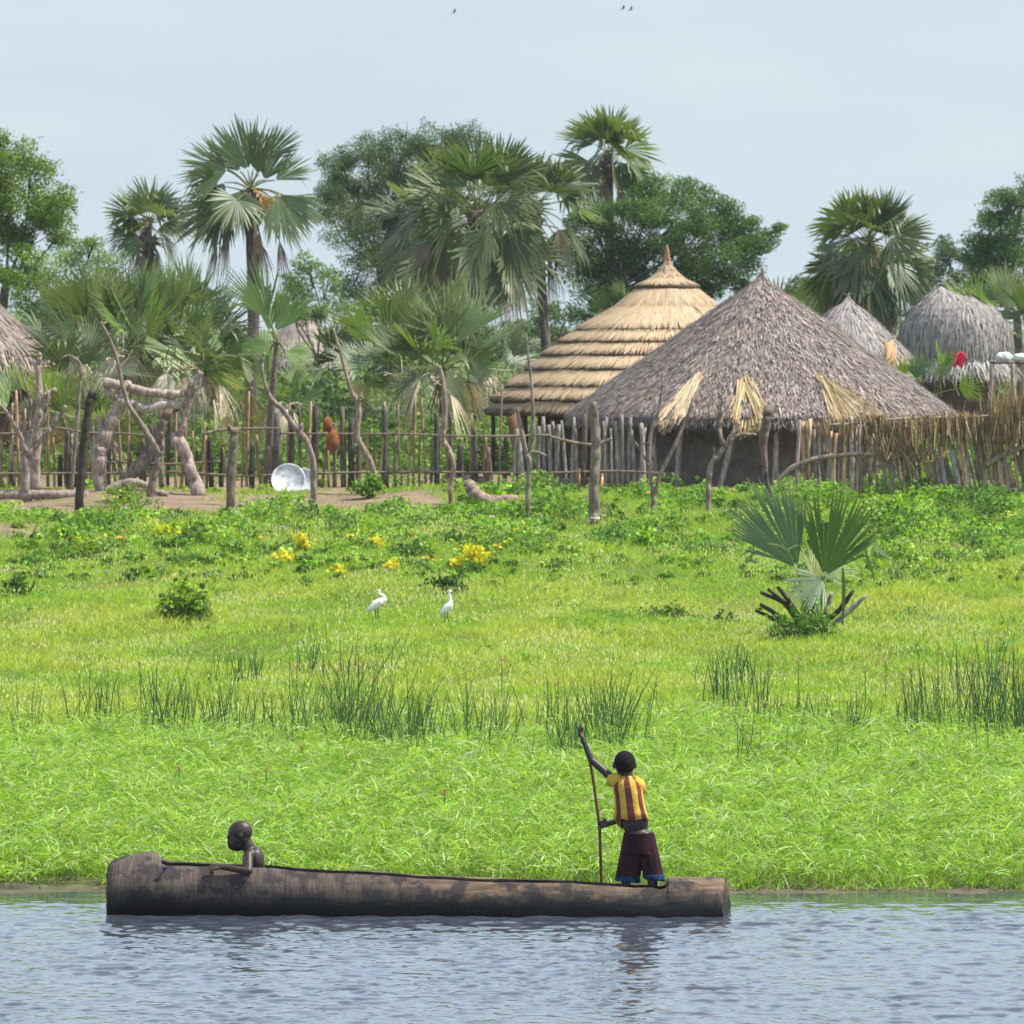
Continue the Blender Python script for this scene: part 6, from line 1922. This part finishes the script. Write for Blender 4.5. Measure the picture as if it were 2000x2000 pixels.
def reed_clump(px0, px1, py, n, hpx, lean=.12, wid=1.0, bend=.1):
    n = int(n * .62)
    d = gd(py)
    k = np.clip(rng.normal(.5, .27, n), 0, 1)
    cen = rng.uniform(0, 1, 4)                 # tufts inside the clump
    k = np.where(rng.uniform(0, 1, n) < .6, cen[rng.integers(0, 4, n)] + rng.normal(0, .05, n), k)
    px = px0 + (px1 - px0) * k
    y = d + rng.normal(0, .8, n); x = (px - 1000) / F * d
    pos = np.stack([x, y, zt(x, y) - .02], 1)
    h = hpx / S(d) * rng.uniform(.45, 1.1, n)
    dv = unit(np.stack([rng.normal(.0, lean, n), rng.normal(0, lean, n), np.ones(n)], 1))
    az = rng.uniform(-.5, .5, n)
    sd = np.stack([np.cos(az), np.sin(az), 0 * az], 1)
    strips(mb, pos, dv, sd, h, .013 * wid * rng.uniform(.7, 1.5, n), np.stack([rng.normal(0, bend, n), rng.normal(0, bend, n), -np.abs(rng.normal(0, .05, n))], 1) * h[:, None], vary(np.array(RC)[rng.integers(0, 4, n)], n, .2, .05, rng), 3, .4)


for a in [(150, 330, 1450, 110, 150), (240, 440, 1460, 130, 150), (330, 560, 1465, 130, 130), (440, 620, 1480, 90, 120), (560, 700, 1475, 120, 200, .2), (620, 860, 1480, 150, 190, .22), (700, 990, 1500, 160, 180, .22), (860, 1010, 1470, 90, 150, .2),
          (1075, 1130, 1505, 70, 150), (1090, 1245, 1490, 170, 170, .16), (1130, 1260, 1470, 80, 160), (400, 520, 1335, 90, 80), (555, 640, 1300, 40, 70), (600, 760, 1320, 40, 90, .2), (1370, 1490, 1375, 80, 95), (1350, 1500, 1330, 60, 90), (1480, 1600, 1465, 110, 110), (1530, 1700, 1460, 110, 110, .16), (1640, 1800, 1470, 80, 110),
          (1760, 1880, 1465, 130, 170), (1850, 2010, 1470, 190, 190), (1900, 2060, 1450, 110, 190), (1800, 1960, 1350, 60, 140), (1420, 1480, 1530, 14, 240, .08), (1010, 1090, 1440, 30, 120), (0, 150, 1450, 40, 110, .25), (640, 720, 1420, 26, 230, .25), (1880, 1930, 1520, 20, 140), (1250, 1450, 1430, 50, 90), (-60, 30, 1440, 20, 90), (80, 1000, 1525, 60, 150, .22), (1020, 2000, 1535, 46, 140, .2)]:
    reed_clump(*a)
# rusty brown sedge heads among them
for (px, py, r) in [(632, 1342, 12), (700, 1300, 9), (520, 1500, 10), (590, 1455, 9), (980, 1290, 8), (868, 1548, 6), (1730, 1290, 10), (1780, 1305, 12), (1840, 1280, 10), (1900, 1295, 12), (1960, 1300, 10), (1690, 1310, 8), (1870, 1330, 9), (1980, 1270, 9), (660, 1310, 8), (730, 1325, 9), (350, 1500, 7), (1090, 1330, 7), (580, 1300, 8), (1500, 1290, 7), (1930, 1250, 8), (1560, 1290, 7)]:
    d = gd(py + 95); c = at(px, py, d)
    n = 26
    P = ball_pts(tuple(c), r / S(d), n, rng, .1)
    leaves(mb, P, .045 * rng.uniform(.6, 1.2, n), vary((.34, .22, .12), n, .2, .05, rng), .35, .3, rng)
    g = gp(px, d)
    tube(mb, [g, c], .006, 4, (.10, .17, .05), 0, False)
tag(mb.build('reed_stems', M['leaf']), 'dark green upright reeds with a few rusty seed heads', 'reeds', kind='stuff')

# the two egrets
M['feather'] = noise_mat('white_feather', (.74, .75, .76), (.84, .84, .83), 18, (1, 1, 3), .8, .25)
M['buff'] = noise_mat('buff_feather', (.70, .44, .27), (.80, .58, .40), 20, (1, 1, 1), .8, .2)
M['beak'] = noise_mat('orange_beak', (.62, .26, .05), (.72, .36, .08), 12, (1, 1, 1), .45, 0)
M['legmat'] = noise_mat('dark_leg', (.07, .06, .03), (.12, .10, .05), 12, (1, 1, 1), .7, 0)
for which, lab, ax in [(0, 'white egret with hunched curved neck and buff breast, left of the other', 735), (1, 'white egret with straight upright neck, standing right of the hunched one', 872)]:
    d = gd(1212); g = gp(ax, d)
    e = thing('egret', lab, 'bird', g, 'egrets in the meadow')

    def PE(px, py, dy=0.0):
        return at(px, py, d) + Vector((0, dy, 0))
    mb = MB()
    if which == 0:
        body = [(PE(717, 1193), .018), (PE(724, 1188), .045), (PE(733, 1181), .070), (PE(742, 1176), .072), (PE(748, 1172), .050)]
        neck = [(PE(747, 1178), .045), (PE(751, 1170), .036), (PE(749, 1164), .027), (PE(743, 1160.5), .022), (PE(738.5, 1157), .021)]
        head, beak, legs = PE(739, 1154), [PE(742, 1155.2), PE(747, 1158)], [(733, 1188), (738, 1187)]
    else:
        body = [(PE(859, 1201), .015), (PE(865, 1195), .045), (PE(872, 1189), .065), (PE(878, 1182), .058), (PE(880, 1175), .038)]
        neck = [(PE(879, 1187), .045), (PE(880, 1177), .031), (PE(879.5, 1168), .022), (PE(878, 1160), .020), (PE(877.5, 1157), .020)]
        head, beak, legs = PE(878, 1155), [PE(881, 1155.5), PE(887, 1157)], [(869, 1194), (874, 1193)]
    for seq in (body, neck):
        for (a, ra), (b, rb) in zip(seq[:-1], seq[1:]):
            capsule(mb, a, b, ra, rb, 12)
    ellip(mb, head, (.034, .024, .024), Matrix.Rotation(R(12), 4, 'Y'))
    fuse(mb, 'body', M['feather'], e, .006, 3)
    mb = MB(); capsule(mb, beak[0], beak[1], .011, .004, 8); mb.build('beak', M['beak'], e, True)
    mb = MB(); ellip(mb, Vector(head) + Vector((-.004, 0, .014)), (.028, .021, .016)); mb.build('crest', M['buff'], e, True)
    mb = MB()
    if which == 0:
        capsule(mb, PE(751, 1173, -.012), PE(749, 1182, -.012), .03, .026, 10)
    else:
        capsule(mb, PE(882.5, 1180, -.01), PE(882, 1189, -.01), .022, .016, 10)
    mb.build('breast', M['buff'], e, True)
    for (lx, ly) in legs:
        mb = MB(); a = PE(lx, ly); f = Vector((a.x + .02, a.y, g.z))
        tube(mb, [a, a.lerp(f, .45) + Vector((-.012, 0, 0)), f], [.010, .008, .008], 6, (.5, .5, .5), .1)
        for t in (-.5, 0, .5, math.pi):
            tube(mb, [f, f + Vector((.05 * math.cos(t), .05 * math.sin(t), 0))], [.006, .003], 4, (.5, .5, .5))
        mb.build('leg', M['legmat'], e)
    for sy in (-1, 1):                         # folded wing along the flank
        mb = MB()
        a, b = body[1][0], body[3][0]
        ellip(mb, (a + b) / 2 + Vector((0, sy * .045, .004)), ((b - a).length * .75, .022, .044), Matrix.Rotation(-math.atan2((b - a).z, (b - a).x), 4, 'Y'))
        mb.build('wing', M['feather'], e, True)

# three tiny birds far up in the sky
for i, (px, py, rot) in enumerate([(887, 24, .9), (1217, 17, 1.0), (1232, 19, .9)]):
    d = 260.0
    c = at(px, py, d)
    o = thing('flying_bird', ['lone tiny dark bird in the sky above the big fan palm', 'left one of a pair of tiny birds in the sky', 'right one of a pair of tiny birds in the sky'][i], 'bird', c, 'birds in the sky')
    mb = MB(); capsule(mb, c - Vector((.05, 0, .035)), c + Vector((.05, 0, .035)), .014, .018, 8); mb.build('body', M['legmat'], o, True)
    for s_ in (-1, 1):
        mb = MB()
        q = Vector((math.cos(rot), .5 * s_, math.sin(rot))) * (.11 * s_)
        t = Vector((-.05, 0, .03))
        mb.add([c + Vector((.03, 0, .03)), c - Vector((.05, 0, .03)), c + q * .6 + t, c + q * .6 + Vector((.05, 0, .06)), c + q * 1.1 + t * 1.6], [[0, 1, 2, 3]], [[3, 2, 4]], (.10, .10, .11))
        w = mb.build('wing', M['legmat'], o)
        md = w.modifiers.new('thickness', 'SOLIDIFY'); md.thickness = .008

# a person bending down among the bushes far behind
dq = 166.0


def PQ(px, py, dy=0.0):
    return at(px, py, dq) + Vector((0, dy, 0))


gq = gp(424, dq)
q = thing('person', 'distant stooping person in a turquoise top half hidden by bushes on the left', 'person', gq)
mb = MB()
ellip(mb, PQ(442.5, 680), (.095, .095, .11)); ellip(mb, PQ(444, 683), (.07, .07, .075))
for sy in (-.09, .09):
    ellip(mb, PQ(442, 681, sy), (.012, .01, .03))
capsule(mb, PQ(440, 682), PQ(434, 685), .05, .055, 10)
capsule(mb, PQ(434, 686), PQ(424, 700), .12, .12, 12)
hip = PQ(422, 704)
for sy in (-.1, .1):
    kn = Vector((hip.x + .06, dq + sy, gq.z + .5 * (hip.z - gq.z) + .02)); an = Vector((hip.x - .02, dq + sy, gq.z + .07))
    capsule(mb, hip + Vector((0, sy, 0)), kn, .085, .06, 10); capsule(mb, kn, an, .055, .036, 10)
    capsule(mb, an + Vector((0, 0, -.03)), an + Vector((.14, 0, -.04)), .035, .025, 8)
    sh_ = PQ(434, 687, sy * 1.7); el_ = PQ(437, 706, sy * 1.8); wr = PQ(445, 720, sy * 1.2)
    capsule(mb, sh_, el_, .042, .034, 10); capsule(mb, el_, wr, .034, .025, 10)
    hand(mb, wr, (.5, 0, -.9), (.6, 0, -.3), (.3, -sy, 0), (0, 1, 0), .09, .4)
fuse(mb, 'body', M['skin'], q, .012, 3)
M['turquoise'] = noise_mat('turquoise_cloth', (.10, .30, .29), (.22, .46, .44), 9, (1, 1, 1), .85, .2)
mb = MB(); capsule(mb, PQ(435, 685), PQ(426, 698), .145, .15, 14)
fuse(mb, 'shirt', M['turquoise'], q, .015, 2)
mb = MB(); capsule(mb, PQ(424, 700), PQ(420, 706), .15, .155, 14)
for sy in (-.09, .09):
    capsule(mb, PQ(421, 704, sy), Vector((hip.x + .05, dq + sy, gq.z + .5 * (hip.z - gq.z) + .04)), .11, .085, 12)
fuse(mb, 'trousers', M['brownmud'], q, .015, 2)
# ------------------------------------------------------------------ the humid air
mb = MB()
x0, x1, y0, y1, z0, z1 = -900, 900, -30, 1600, -3.2, 13.5
V = [(a, b, c) for c in (z0, z1) for a, b in ((x0, y0), (x1, y0), (x1, y1), (x0, y1))]
mb.add(V, [[3, 2, 1, 0], [4, 5, 6, 7], [0, 1, 5, 4], [1, 2, 6, 5], [2, 3, 7, 6], [3, 0, 4, 7]])
m = bpy.data.materials.new('humid_air'); m.use_nodes = True
nt = m.node_tree; nt.nodes.clear()
out = nt.nodes.new("ShaderNodeOutputMaterial"); pv = nt.nodes.new("ShaderNodeVolumePrincipled")
pv.inputs['Color'].default_value = (.86, .93, 1.0, 1); pv.inputs['Density'].default_value = .00013; pv.inputs['Anisotropy'].default_value = .3
nt.links.new(pv.outputs[0], out.inputs['Volume'])
tag(mb.build('haze', m), kind='stuff')
